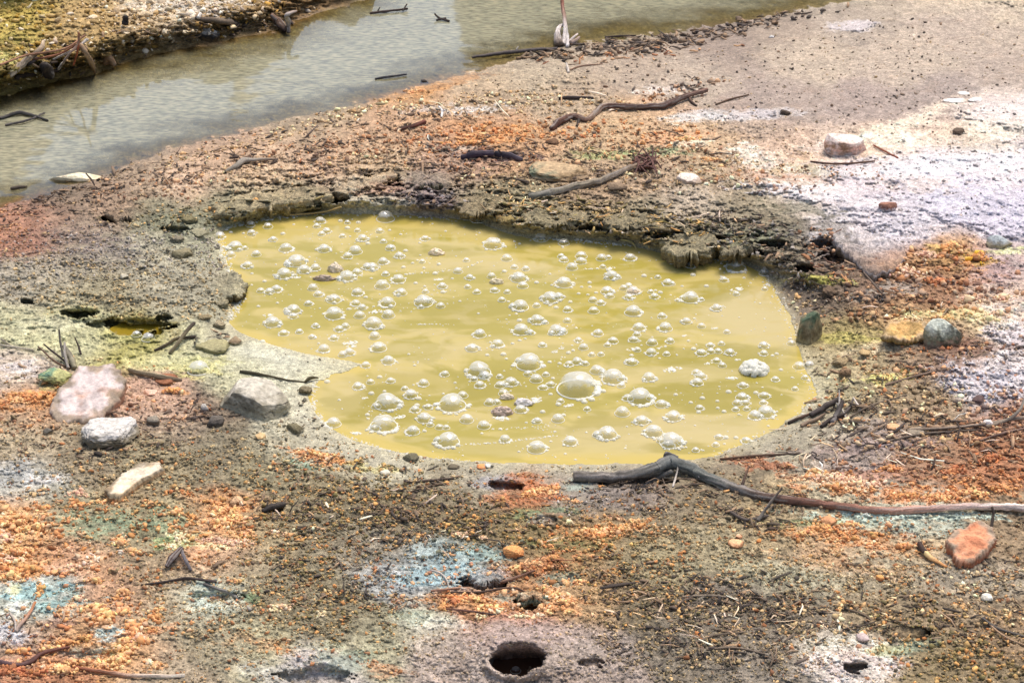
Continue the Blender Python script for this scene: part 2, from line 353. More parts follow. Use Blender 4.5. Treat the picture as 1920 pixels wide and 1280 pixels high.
for p in PATCH:
    if p[5] - p[7] > 80 and p[6] < 175:
        p[5:8] = [p[5] * .78 + .22 * 190, p[6] * .74 + .26 * 160, p[7] * .72 + .28 * 125]

# hollows: x, y, rx, ry, depth
HOLES = [(970,1234,52,31,.12),(590,1262,70,20,.028),(1605,1249,24,12,.05),(1708,1186,36,12,.04),(948,909,32,11,.035),(992,1130,26,11,.045),
 (905,1092,44,13,.045),(153,590,19,8,.04),(306,595,15,9,.04),(258,610,60,17,.04),(222,408,36,9,.05),(50,564,12,6,.03),(1108,1240,26,13,.02),
 (1508,503,20,10,.05),(1190,902,75,14,.03),(725,333,42,13,.06),(628,372,26,11,.05),(830,345,30,12,.03),(172,1226,52,12,.01),(1022,972,20,9,.012),  # the one at the fallen branch is dug for the shadow beneath it
 (1720,632,34,6,.03),(512,955,22,7,.02),(1590,478,52,16,.05),(1355,475,40,9,.04),(1250,440,40,9,.04),(1320,448,46,9,.04),(1180,428,36,7,.03),(80,616,30,6,.01),(480,386,60,8,.05),(560,381,42,8,.05),(1040,418,42,7,.045),(1120,428,38,7,.045),(1395,472,32,8,.05),(690,346,22,8,.05),(1450,456,30,8,.04),(1545,456,20,11,.05),(330,430,30,7,.03),(150,588,34,9,.04),(200,606,40,9,.03),(410,1118,46,14,.02)]

PX0, PX1, PY0, PY1 = -320.0, 2240.0, -160.0, 1460.0
NC, NR = 1345, 852
gx = np.linspace(PX0, PX1, NC); gy = np.linspace(PY0, PY1, NR)
PX, PY = np.meshgrid(gx, gy)
X0, Y0, T0 = gp(PX, PY, 0.0)
X0 = X0.astype(np.float32); Y0 = Y0.astype(np.float32)

def coarse_field(pts, vals, sig, step=8):
    cx = np.arange(PX0, PX1 + step, step); cy = np.arange(PY0, PY1 + step, step)
    A, B = np.meshgrid(cx, cy)
    acc = np.zeros(A.shape + (vals.shape[1],)); w = np.zeros(A.shape)
    for p, v in zip(pts, vals):
        d2 = (A - p[0]) ** 2 + ((B - p[1]) * 1.5) ** 2
        k = np.exp(-d2 / (2 * sig * sig)) + 1e-9 * sig ** 4 / (d2 + sig * sig) ** 2
        acc += k[..., None] * v; w += k
    return acc / w[..., None]

def sample(field, px, py, step=8.0):
    fx = np.clip((px - PX0) / step, 0, field.shape[1] - 1.001); fy = np.clip((py - PY0) / step, 0, field.shape[0] - 1.001)
    ix = fx.astype(int); iy = fy.astype(int); u = fx - ix; v = fy - iy
    if field.ndim == 3:
        u = u[..., None]; v = v[..., None]
    return (field[iy, ix] * (1 - u) + field[iy, ix + 1] * u) * (1 - v) + (field[iy + 1, ix] * (1 - u) + field[iy + 1, ix + 1] * u) * v

wobx = fbm(X0 * 5, Y0 * 5, 4, 11); woby = fbm(X0 * 5, Y0 * 5, 4, 23)
fine1 = fbm(X0 * 18, Y0 * 18, 4, 31); fine2 = fbm(X0 * 60, Y0 * 60, 3, 41); fine3 = fbm(X0 * 140, Y0 * 140, 2, 47)
rag_n = fbm(X0 * 14, Y0 * 22, 6, 61, 0.72); rag_n = rag_n / rag_n.std()

d_pool = poly_sdf(PX + 5 * fine1 + 3 * wobx, PY + 3 * fine1, POOL)
d_stream = poly_sdf(PX + 6 * fine1, PY + 4 * fine1, STREAM)
Hbase = sample(coarse_field(HP[:, :2], HP[:, 2:3], 90.0), PX, PY)[..., 0]

# width of the slope from the bank down to the pool (survey units)
back = sstep(560, 470, PY) * sstep(380, 450, PX)
W = 95 * (1 - back) + 26 * back
W = W + 40 * sstep(1470, 1560, PX) * (1 - back)
W = W * (1 - 0.45 * sstep(520, 430, PX) * sstep(640, 560, PY))
H = Hbase.copy()
smooth_sand = sstep(1.15, 0.7, np.hypot((PX - 1600) / 560, (PY - 125) / 120) + 0.15 * wobx)
smooth_sand = np.maximum(smooth_sand, 0.75 * sstep(1.2, 0.8, np.hypot((PX - 1750) / 280, (PY - 340) / 95) + 0.15 * wobx))
rough_zone = np.clip(back * sstep(90, 10, d_pool) + 0.35, 0, 1)
H += 0.010 * wobx * sstep(0, 120, d_pool) + (1 - 0.75 * smooth_sand) * (0.0055 * fine1 * (0.5 + rough_zone) + 0.0034 * fine2 * (0.5 + rough_zone) + 0.0017 * fine3)
# crumbling crust round the back of the pool: ridged relief
ridge = 1 - np.abs(fbm(X0 * 9, Y0 * 14, 4, 77)) * 2
H += back * sstep(70, 20, d_pool) * sstep(0, 8, d_pool) * 0.012 * fbm(X0 * 14, Y0 * 40, 4, 83)
H += back * sstep(140, 20, d_pool) * sstep(0, 14, d_pool) * (0.007 * ridge + 0.016 * fine1 + 0.006 * fine2 - 0.004)
ramp = sstep(0, 1, d_pool / W)
H = 0.0015 + (H - 0.0015) * ramp + 0.0006 * fine2
H = np.where(d_pool < 0, -0.0005 + np.maximum(d_pool * 0.0012, -0.05), H)
for (hx, hy, rx, ry, dep) in HOLES:
    sl_r = slice(max(0, int((hy - 2.2 * ry - PY0) / 1.9)), int((hy + 2.2 * ry - PY0) / 1.9) + 2)
    sl_c = slice(max(0, int((hx - 2.2 * rx - PX0) / 1.9)), int((hx + 2.2 * rx - PX0) / 1.9) + 2)
    irr = 0.3 if rx > 50 and dep > .07 else 1.0
    a = (PX[sl_r, sl_c] - hx) / rx + irr * (0.30 * fine1[sl_r, sl_c] + 0.25 * fine2[sl_r, sl_c]); b = (PY[sl_r, sl_c] - hy) / ry + irr * (0.5 * fine1[sl_r, sl_c] + 0.3 * woby[sl_r, sl_c] + 0.25 * fine2[sl_r, sl_c])
    r = np.sqrt(a * a + b * b)
    half = np.sqrt(np.clip(1 - a * a, 0.0, 1))
    t = (b + half) / (2 * half + 1e-3)               # 0 at the far lip, 1 at the near lip
    dm = sstep(0.0, 0.55, t) * (r < 1) * sstep(0.0, 0.25, half)
    lip = np.exp(-((r - 1.12) / 0.18) ** 2) * (r >= 1)
    H[sl_r, sl_c] += -dep * dm + 0.10 * dep * lip * (1 if dep > .03 else 0.5)
# mound round the front crater
r = np.sqrt(((PX - 970) / 190) ** 2 + ((PY - 1225) / 75) ** 2)
H += 0.028 * sstep(1, 0.32, r)
H = np.where(d_stream < 0, Z_STREAM + np.maximum(d_stream * 0.0011, -0.11) + 0.004 * fine1,
             Z_STREAM + (H - Z_STREAM) * sstep(0, 1, d_stream / (55 + 10 * fine1)))
H = H.astype(np.float32)

def hz(px, py):
    return float(H[int(np.clip(round((py - PY0) / (PY1 - PY0) * (NR - 1)), 0, NR - 1)), int(np.clip(round((px - PX0) / (PX1 - PX0) * (NC - 1)), 0, NC - 1))])

def at(px, py, up=0.0):
    z = hz(px, py) + up
    x, y, t = gp(px, py, z)
    return Vector((float(x), float(y), z))

def hz_arr(px, py):
    i = np.clip(np.round((py - PY0) / (PY1 - PY0) * (NR - 1)).astype(int), 0, NR - 1)
    j = np.clip(np.round((px - PX0) / (PX1 - PX0) * (NC - 1)).astype(int), 0, NC - 1)
    return H[i, j], i, j

# ---- colour of the ground itself (minerals, mud, crusts)
cf = coarse_field(CP[:, :2], lin(CP[:, 2:5]), 34.0)
col = sample(cf, PX + 22 * wobx + 8 * fine1, PY + 13 * woby + 5 * fine1)
for (cx, cy, rx, ry, rot, r_, g_, b_, al, soft, rag) in PATCH:
    m = max(rx, ry) * 1.9
    my = (abs(ry * math.cos(R(rot))) + abs(rx * math.sin(R(rot)))) * 2.0 + 6
    sl_r = slice(max(0, int((cy - my - PY0) / 1.9)), max(0, int((cy + my - PY0) / 1.9) + 2))
    sl_c = slice(max(0, int((cx - m - PX0) / 1.9)), max(0, int((cx + m - PX0) / 1.9) + 2))
    dx = PX[sl_r, sl_c] - cx + 0.22 * rx * wobx[sl_r, sl_c]; dy = PY[sl_r, sl_c] - cy + 0.22 * ry * woby[sl_r, sl_c]
    c, s = math.cos(R(rot)), math.sin(R(rot))
    u = (dx * c + dy * s) / rx; v = (-dx * s + dy * c) / ry
    d = np.sqrt(u * u + v * v) + (0.12 + rag) * 0.5 * rag_n[sl_r, sl_c]
    soft = soft * (1 - 0.75 * rag)
    k = (al * sstep(1 + soft, 1 - soft, d))[..., None]
    col[sl_r, sl_c] = col[sl_r, sl_c] * (1 - k) + lin((r_, g_, b_)) * k
# mineral mottling
hue = fbm(X0 * 11 + 3, Y0 * 11, 4, 91)
dry = sstep(30, 120, d_pool) * sstep(10, 60, d_stream)
k = (np.clip(hue - 0.15, 0, 1) * 0.55 * dry)[..., None]
col = col * (1 - k) + col * np.array([1.10, 0.98, 0.86]) * k
val = 1 + 0.30 * fine1 + 0.34 * fine2 + 0.24 * fine3
white = sstep(0.42, 0.60, col.min(-1))
orange = sstep(0.50, 0.74, (col[..., 0] - col[..., 2]) / (col[..., 0] + col[..., 2] + .02)) * sstep(0.16, 0.3, col[..., 0])
col = col * np.array([1.07, 1.10, 1.01]) ** (1 - white[..., None])
col *= (1 - 0.16 * orange)[..., None]
col[..., 1] *= 1 + 0.05 * orange
col[..., 2] *= 1 - 0.16 * orange
sand = sstep(1.15, 0.7, np.hypot((PX - 1600) / 560, (PY - 125) / 120) + 0.15 * wobx)
col = col * (1 - sand[..., None] * np.array([.15, .18, .12]))
col = col * (1 - white[..., None] * np.array([.14, .16, .22]))
val = 1 + (val - 1) * (0.35 + 0.65 * sstep(5, 70, d_pool)) * (1 - 0.6 * white) * (1 - 0.5 * smooth_sand)
col = col * val[..., None]
# damp bare mud where the pool and the stream lap
shore = sstep(26, 0, d_pool) * (1 - back * 0.5) * 0.45
k = shore[..., None]
col = col * (1 - k) + lin((188, 176, 130)) * k
bed = sstep(0, -12, d_stream)
gravel = np.clip(fbm(X0 * 40, Y0 * 40, 3, 131) - 0.1, 0, 1)
bedcol = lin((122, 108, 66)) * (1 + 0.5 * fine2[..., None]) + gravel[..., None] * np.array([0.30, 0.25, 0.10])
k = bed[..., None]
col = col * (1 - k) + bedcol * k
wetband = sstep(22, 2, np.abs(d_stream - 6)) * 0.3
col = col * (1 - 0.45 * wetband)[..., None]
lum = (col @ np.array([.3, .5, .2]))[..., None]
col = lum + (col - lum) * 0.80
col = np.clip(col, 0.008, 0.68).astype(np.float32)
# the pale sinter and the orange mineral lie as a thin raised crust
crust = sstep(1050, 1250, PX) * sstep(0.25, 0.6, white + 0.25 * rag_n * (white > .02)) * sstep(20, 60, d_pool) * sstep(10, 50, d_stream)
ocr = orange * sstep(20, 60, d_pool) * sstep(10, 50, d_stream)
H = (H + 0.006 * crust * (1 + 0.5 * fine1) + 0.006 * ocr * np.clip(rag_n * .6 + .4, 0, 1.6)).astype(np.float32)
wet = np.clip(sstep(70, 0, d_pool) * (1 - back) * 0.9 + 0.7 * sstep(18, 0, d_stream), 0, 1)
wet = np.maximum(wet, 0.45 * sand)
wet = np.maximum(wet, 0.8 * sstep(1, .5, np.sqrt(((PX - 330) / 260) ** 2 + ((PY - 660) / 48) ** 2)))

VX, VY, _t = gp(PX, PY, H)
V = np.stack([VX, VY, H], -1).reshape(-1, 3)
Cv = np.concatenate([col.reshape(-1, 3), wet.reshape(-1, 1)], 1)
F = grid_faces(NR, NC)
# the same sheet runs on outwards to the horizon
idx = np.arange(NR * NC).reshape(NR, NC)
per = np.concatenate([idx[0, ::6], idx[::6, -1][1:], idx[-1, ::-6][1:], idx[::-6, 0][1:-1]])
EXT_V, EXT_C = [V], [Cv]
prev = per; base = len(V)
cen = np.array([0.0, 6.5])
tris = []
for scale_, zz in ((1.25, None), (2.2, None), (6, -0.1), (40, -0.3), (90, -1.0)):
    P = V[per].copy()
    d = P[:, :2] - cen
    P[:, :2] = cen + d * scale_
    if zz is not None:
        P[:, 2] = zz
    else:
        P[:, 2] = P[:, 2] * 0.8 + 0.02 * np.sin(np.arange(len(P)) * 0.4)
    cur = base + np.arange(len(P)); base += len(P)
    EXT_V.append(P); EXT_C.append(Cv[per] * np.array([.9, .9, .9, .3]))
    a, b = prev, np.roll(prev, -1); c_, d_ = cur, np.roll(cur, -1)
    tris.append(np.stack([a, c_, d_, b], 1))
    prev = cur
Vall = np.concatenate(EXT_V); Call = np.concatenate(EXT_C); Fall = np.concatenate([F] + tris)
me = fast_mesh("ground", Vall, Fall[:, ::1], Call)
ground = link("ground", me, M_ground)
tag(ground, "bare mineral ground of mud, crust and rust stains round the pool", "ground", kind="structure")

# ------------------------------------------------------------------ water
def sheet(x0, x1, y0, y1, step, z):
    a = np.arange(x0, x1 + step, step); b = np.arange(y0, y1 + step, step)
    A, B = np.meshgrid(a, b)
    x, y, t = gp(A, B, z)
    return A, B, x.astype(np.float32), y.astype(np.float32), grid_faces(len(b), len(a))

A, B, x, y, Fw = sheet(380, 1570, 380, 890, 2.0, 0.0)
dp = poly_sdf(A, B, POOL)
q1 = fbm(x * 1.6, y * 3.2, 4, 201); q2 = fbm(x * 1.6 + 9, y * 3.2, 4, 207)
sw = fbm(x * 1.7 + 1.3 * q1, y * 4.2 + 1.6 * q2, 5, 211)
sw2 = fbm(x * 4.5 + 2.0 * q2, y * 15 + 2.5 * q1, 4, 221)
th = np.arctan2((B - 650) * 2.1, A - 960); rr = np.hypot((B - 650) * 2.1, A - 960)
swl = fbm(rr * 0.012 + 1.2 * q1, th * 1.2 + q2, 4, 231)
m1 = sstep(-0.15, 0.35, 0.6 * sw + 0.4 * swl + 0.25 * sstep(-90, -5, dp) - 0.05)
m2 = sstep(0.15, 0.5, sw2 + 0.3 * sw)
c_ol = lin((166, 153, 66)); c_ye = lin((190, 173, 96)); c_tan = lin((190, 174, 112)); c_edge = lin((198, 176, 84))
pc = c_ol * (1 - m1[..., None]) + c_ye * m1[..., None]
right_shelf = sstep(1.2, 0.5, np.hypot((A - 1440) / 130, (B - 590) / 75) + 0.4 * sw) + 0.8 * sstep(1.2, .5, np.hypot((A - 1260) / 260, (B - 812) / 45) + 0.4 * sw)
kt = np.clip(0.40 * m2 + 0.75 * right_shelf, 0, 0.85)[..., None]
pc = pc * (1 - kt) + c_tan * kt
ke = (0.75 * sstep(-26, -2, dp + 10 * sw))[..., None]
pc = pc * (1 - ke) + c_edge * ke
for (cx_, cy_, rx_, ry_, kind_, st_) in ((720, 760, 90, 40, 0, .8), (800, 720, 160, 30, 0, .5), (1000, 735, 120, 50, 0, .5), (1330, 745, 150, 34, 0, .8), (1350, 665, 150, 26, 0, .7), (1290, 838, 70, 16, 0, .8), (1340, 540, 60, 22, 0, .7), (1180, 520, 120, 18, 0, .4),
        (1140, 800, 70, 26, 0, .6), (560, 500, 110, 26, 0, .35), (830, 470, 90, 16, 0, .5), (870, 590, 160, 20, 0, .4), (1170, 640, 60, 14, 0, .6), (480, 425, 50, 8, 0, .5),
        (950, 650, 190, 16, 1, .5), (640, 650, 130, 18, 1, .5), (1240, 700, 150, 18, 1, .7), (900, 500, 150, 12, 1, .6), (1270, 812, 170, 16, 1, .8), (1050, 840, 200, 18, 1, .5), (1200, 475, 110, 12, 1, .5), (640, 735, 50, 40, 1, .5), (1450, 590, 90, 60, 1, .7), (950, 430, 160, 12, 1, .5), (1340, 600, 150, 18, 1, .5), (760, 540, 130, 10, 1, .4)):
    d_ = np.hypot((A - cx_ + 26 * q1) / rx_, (B - cy_ + 9 * q2) / ry_) + 0.35 * sw + 0.25 * sw2
    k_ = (0.75 * st_ * sstep(1.15, 0.75, d_))[..., None]
    pc = pc * (1 - k_) + (lin((150, 138, 52)) if kind_ == 0 else lin((192, 176, 112))) * k_
pc = pc * np.array([0.88, 0.87, 1.04])
zr = 0.0005 * fbm(x * 10, y * 16, 3, 241)
me = fast_mesh("pool_water", np.stack([x, y, zr], -1).reshape(-1, 3), Fw, pc.reshape(-1, 3))
mw, nt, out = new_mat("yellow_mud_water")
b_ = N(nt, "ShaderNodeBsdfPrincipled"); at_ = N(nt, "ShaderNodeAttribute", attribute_name="Col")
b_.inputs["Roughness"].default_value = 0.07; b_.inputs["IOR"].default_value = 1.25
tc = N(nt, "ShaderNodeTexCoord"); nn = N(nt, "ShaderNodeTexNoise"); nn.inputs["Scale"].default_value = 30; nn.inputs["Detail"].default_value = 3
mp = N(nt, "ShaderNodeMapping"); mp.inputs["Scale"].default_value = (0.6, 1.6, 1)
nt.links.new(tc.outputs["Object"], mp.inputs["Vector"]); nt.links.new(mp.outputs[0], nn.inputs["Vector"])
bp = N(nt, "ShaderNodeBump"); bp.inputs["Strength"].default_value = 0.08; bp.inputs["Distance"].default_value = 0.003
nt.links.new(nn.outputs["Fac"], bp.inputs["Height"]); nt.links.new(bp.outputs[0], b_.inputs["Normal"])
nt.links.new(at_.outputs["Color"], b_.inputs["Base Color"]); nt.links.new(b_.outputs[0], out.inputs["Surface"])
tag(link("pool_water", me, mw), "bubbling opaque yellow olive mud water filling the pool", "pool", kind="structure")

A, B, x, y, Fw = sheet(-320, 2240, -160, 470, 5.0, Z_STREAM)
_h, i_, j_ = hz_arr(A, B)
depth = np.clip(Z_STREAM - _h, 0, 1)
murk = sstep(0.0, 0.07, depth + 0.02 * fbm(x * 3, y * 6, 3, 301))
zr = Z_STREAM + 0.0007 * fbm(x * 5, y * 11, 3, 311)
cc = np.stack([murk, murk, murk, murk], -1).reshape(-1, 4)
me = fast_mesh("stream_water", np.stack([x, y, zr], -1).reshape(-1, 3), Fw, cc)
ms, nt, out = new_mat("murky_stream")
L = nt.links.new
tc = N(nt, "ShaderNodeTexCoord")
mp = N(nt, "ShaderNodeMapping"); mp.inputs["Scale"].default_value = (0.45, 1.5, 1)
nn = N(nt, "ShaderNodeTexNoise"); nn.inputs["Scale"].default_value = 14; nn.inputs["Detail"].default_value = 4
L(tc.outputs["Object"], mp.inputs["Vector"]); L(mp.outputs[0], nn.inputs["Vector"])
bp = N(nt, "ShaderNodeBump"); bp.inputs["Strength"].default_value = 0.07; bp.inputs["Distance"].default_value = 0.008
n0 = N(nt, "ShaderNodeTexNoise"); n0.inputs["Scale"].default_value = 2.2; n0.inputs["Detail"].default_value = 2
L(mp.outputs[0], n0.inputs["Vector"])
r0 = N(nt, "ShaderNodeMapRange"); r0.inputs["From Min"].default_value = 0.38; r0.inputs["From Max"].default_value = 0.62; r0.inputs["To Min"].default_value = 0.1
L(n0.outputs["Fac"], r0.inputs["Value"])
mh = N(nt, "ShaderNodeMath", operation='MULTIPLY'); L(nn.outputs["Fac"], mh.inputs[0]); L(r0.outputs[0], mh.inputs[1]); L(mh.outputs[0], bp.inputs["Height"])
n2 = N(nt, "ShaderNodeTexNoise"); n2.inputs["Scale"].default_value = 45; n2.inputs["Detail"].default_value = 3
mp2 = N(nt, "ShaderNodeMapping"); mp2.inputs["Scale"].default_value = (0.6, 1.5, 1)
L(tc.outputs["Object"], mp2.inputs["Vector"]); L(mp2.outputs[0], n2.inputs["Vector"])
cr = N(nt, "ShaderNodeValToRGB")
cr.color_ramp.elements[0].position = 0.35; cr.color_ramp.elements[0].color = (*lin((136, 138, 120)), 1)
cr.color_ramp.elements[1].position = 0.68; cr.color_ramp.elements[1].color = (*lin((194, 189, 156)), 1)
L(n2.outputs["Fac"], cr.inputs[0])
df = N(nt, "ShaderNodeBsdfDiffuse"); L(cr.outputs[0], df.inputs[0])
tr = N(nt, "ShaderNodeBsdfTransparent"); tr.inputs[0].default_value = (0.86, 0.84, 0.66, 1)
at_ = N(nt, "ShaderNodeAttribute", attribute_name="Col")
mk = N(nt, "ShaderNodeMath", operation='MULTIPLY'); mk.inputs[1].default_value = 0.68; L(at_.outputs["Fac"], mk.inputs[0])
mx = N(nt, "ShaderNodeMixShader"); L(mk.outputs[0], mx.inputs[0]); L(tr.outputs[0], mx.inputs[1]); L(df.outputs[0], mx.inputs[2])
gl = N(nt, "ShaderNodeBsdfGlossy"); gl.inputs["Roughness"].default_value = 0.04; L(bp.outputs[0], gl.inputs["Normal"])
fr = N(nt, "ShaderNodeFresnel"); fr.inputs["IOR"].default_value = 1.6; L(bp.outputs[0], fr.inputs["Normal"])
mx2 = N(nt, "ShaderNodeMixShader"); L(fr.outputs[0], mx2.inputs[0]); L(mx.outputs[0], mx2.inputs[1]); L(gl.outputs[0], mx2.inputs[2])
L(mx2.outputs[0], out.inputs["Surface"])
tag(link("stream_water", me, ms), "shallow murky grey green stream behind the pool", "stream", kind="structure")

# unseen ridge added past the stream, crest shaped for the dark and bright reflections
az = np.linspace(-0.9, 0.9, 361)
crest = 2.5 + 0 * az
pxaz = 960 + np.tan(az) * FPX * 1.0 / 1.0
for (c0, w0, hh) in ((-60, 160, 3.5), (470, 130, 3.2), (1150, 300, 6.0), (1700, 350, 5.0), (-700, 400, 7.0), (2600, 500, 7), (290, 70, -2.4), (640, 95, -2.4)):
    crest = crest + hh * np.exp(-((pxaz - c0) / w0) ** 2)
crest = crest + 1.2 * fbm(az * 40, az * 0 + 2, 4, 401)
rows = []
for s_, dist in ((0.0, 17.0), (0.12, 18.5), (0.35, 20), (0.7, 21.5), (1.0, 23), (0.6, 30)):
    n_ = fbm(az * 30 + 5, az * 0 + dist, 3, 411)
    rows.append(np.stack([np.sin(az) * (dist + n_), np.cos(az) * (dist + n_), -0.3 + np.maximum(crest, .5) * s_ * (1 + 0.15 * n_)], -1))
rv = np.stack(rows)
rc = np.ones(rv.shape[:2] + (3,)) * lin((150, 132, 100)) * (1 + 0.5 * fbm(rv[..., 0] * 1.5, rv[..., 2] * 1.5, 4, 421)[..., None])
me = fast_mesh("reflection_ridge", rv.reshape(-1, 3), grid_faces(len(rows), len(az)), np.clip(rc.reshape(-1, 3), .01, .6))
tag(link("reflection_ridge", me, M_rock), "added brown ridge beyond the stream, seen only mirrored in its water", "hill", kind="structure")

# ------------------------------------------------------------------ loose grit, crumbs and litter (nobody could count it)
PHI = (1 + 5 ** 0.5) / 2
ICO_V = np.array([(-1, PHI, 0), (1, PHI, 0), (-1, -PHI, 0), (1, -PHI, 0), (0, -1, PHI), (0, 1, PHI), (0, -1, -PHI), (0, 1, -PHI),
                  (PHI, 0, -1), (PHI, 0, 1), (-PHI, 0, -1), (-PHI, 0, 1)], np.float32)
ICO_V /= np.linalg.norm(ICO_V[0])
ICO_F = np.array([(0, 11, 5), (0, 5, 1), (0, 1, 7), (0, 7, 10), (0, 10, 11), (1, 5, 9), (5, 11, 4), (11, 10, 2), (10, 7, 6), (7, 1, 8),
                  (3, 9, 4), (3, 4, 2), (3, 2, 6), (3, 6, 8), (3, 8, 9), (4, 9, 5), (2, 4, 11), (6, 2, 10), (8, 6, 7), (9, 8, 1)], np.int32)

def rand_rot(n):
    q = rng.normal(size=(n, 4)).astype(np.float32); q /= np.linalg.norm(q, axis=1)[:, None]
    w, x, y, z = q.T
    return np.stack([np.stack([1 - 2 * (y * y + z * z), 2 * (x * y - z * w), 2 * (x * z + y * w)], -1),
                     np.stack([2 * (x * y + z * w), 1 - 2 * (x * x + z * z), 2 * (y * z - x * w)], -1),
                     np.stack([2 * (x * z - y * w), 2 * (y * z + x * w), 1 - 2 * (x * x + y * y)], -1)], 1)

def scatter(cx, cy, rx, ry, rot, n, rag=0.5):
    """n marks in a ragged ellipse, clumped"""
    k = int(n * 3)
    rad = np.sqrt(rng.random(k)) * 1.45; th = rng.random(k) * 2 * np.pi
    u = rad * np.cos(th); v = rad * np.sin(th)
    c, s = math.cos(R(rot)), math.sin(R(rot))
    px = cx + u * rx * c - v * ry * s; py = cy + u * rx * s + v * ry * c
    ok = (px > PX0 + 5) & (px < PX1 - 5) & (py > PY0 + 5) & (py < PY1 - 5)
    px, py, rad = px[ok], py[ok], rad[ok]
    i = np.round((py - PY0) / (PY1 - PY0) * (NR - 1)).astype(int); j = np.round((px - PX0) / (PX1 - PX0) * (NC - 1)).astype(int)
    clump = rag_n[i, j]
    p = sstep(1.3, 0.55, rad + rag * 0.35 * clump) * np.clip(0.75 - rag * 0.75 * clump, 0.02, 1.6) / 1.6
    ok = (d_pool[i, j] > 3) & (d_stream[i, j] > 1) & (rng.random(len(p)) < p * 1.4)
    px, py = px[ok], py[ok]
    return px[:n], py[:n]

PAL = {
 'mud': [(110, 98, 70), (140, 122, 88), (82, 72, 50), (165, 142, 100), (60, 54, 40), (185, 155, 108)],
 'olive': [(98, 88, 48), (130, 110, 66), (75, 66, 38), (160, 128, 78), (190, 140, 80), (58, 52, 34)],
 'orange': [(222, 148, 88), (238, 176, 118), (192, 112, 62), (244, 198, 150), (206, 130, 76), (228, 162, 98), (150, 110, 76)],
 'speck': [(186, 116, 58), (206, 138, 72), (164, 98, 50), (226, 168, 104), (148, 92, 52), (196, 150, 90)],
 'rust': [(156, 104, 70), (186, 128, 84), (120, 80, 58), (205, 154, 108), (92, 66, 52), (222, 174, 128), (170, 140, 112)],
 'pale': [(232, 205, 168), (246, 226, 198), (222, 182, 138), (240, 214, 190), (205, 180, 150)],
 'peach': [(242, 190, 134), (246, 206, 158), (230, 168, 110), (248, 220, 184), (206, 140, 88)],
 'tan': [(176, 148, 108), (205, 178, 134), (146, 120, 84), (226, 200, 156), (110, 92, 66), (190, 150, 100)],
 'dark': [(52, 44, 40), (76, 64, 54), (40, 34, 32), (96, 80, 64), (120, 98, 76)],
 'grey': [(132, 124, 116), (108, 100, 94), (158, 148, 138), (84, 78, 74)],
 'yellow': [(238, 190, 40), (244, 206, 80), (222, 168, 30), (240, 200, 110)],
 'bank': [(150, 118, 58), (188, 158, 108), (112, 84, 40), (216, 194, 156), (80, 62, 34), (168, 126, 44), (232, 218, 196)],
}
PAL = {k: lin(v) for k, v in PAL.items()}
for k_ in ('mud', 'olive', 'dark', 'tan', 'bank', 'grey'):
    PAL[k_] = PAL[k_] * 1.6
BUCKET = {}

def gravel(bucket, cx, cy, rx, ry, rot, cover, size, pal, rag=0.5, keep=0.25, flat=0.62):
    size = size * (0.74 if bucket in ('mud_gravel', 'flat_mud_grain') else (0.62 if bucket == 'orange_gravel' else 0.82))
    cover = cover * (0.72 if bucket == 'mud_gravel' else 0.85)
    n = int(cover * math.pi * rx * ry / (size * size * 0.6))
    px, py = scatter(cx, cy, rx, ry, rot, n, rag)
    n = len(px)
    if not n:
        return
    if bucket == 'orange_gravel' and n > 30:          # nodules grow together in knobbly clumps
        nc = max(4, n // 7)
        w_ = rng.integers(0, nc, n); loose = rng.random(n) < 0.3
        qx = px[:nc][w_] + rng.normal(0, size * 0.85, n); qy = py[:nc][w_] + rng.normal(0, size * 0.5, n)
        px = np.where(loose, px, qx); py = np.where(loose, py, qy)
        px = np.clip(px, PX0, PX1); py = np.clip(py, PY0, PY1)
    z, i, j = hz_arr(px, py)
    sz = size * np.exp(rng.normal(-0.08, 0.5, n)); sz = np.clip(sz, 1.6, size * 2.1)
    x, y, t = gp(px, py, z)
    r = sz * 0.5 * t / FPX
    S = ICO_V[None] * (1 + rng.normal(0, 0.29, (n, 12, 1)))
    S = S * np.stack([1 + rng.normal(0, .22, n), 1 + rng.normal(0, .22, n), flat + rng.normal(0, .15, n)], -1)[:, None, :]
    S = np.einsum('nij,nvj->nvi', rand_rot(n), S)
    S[..., 2] *= 0.85
    P = S * r[:, None, None] + np.stack([x, y, z + r * (0.12 + 0.35 * rng.random(n))], -1)[:, None, :]
    c = PAL[pal][rng.integers(0, len(PAL[pal]), n)] * np.exp(rng.normal(0, 0.16, (n, 1)))
    c = c * (1 - keep) + col[i, j] * keep
    c = np.repeat(c[:, None, :], 12, 1)
    BUCKET.setdefault(bucket, []).append((P.reshape(-1, 3).astype(np.float32), ICO_F, n, 12, c.reshape(-1, 3)))

BOX_F = np.array([(0, 1, 5, 4), (1, 2, 6, 5), (2, 3, 7, 6), (3, 0, 4, 7), (4, 5, 6, 7), (3, 2, 1, 0)], np.int32)
CH_F = np.concatenate([BOX_F[:4], BOX_F[:4] + 4, [(8, 9, 10, 11), (3, 2, 1, 0)]])

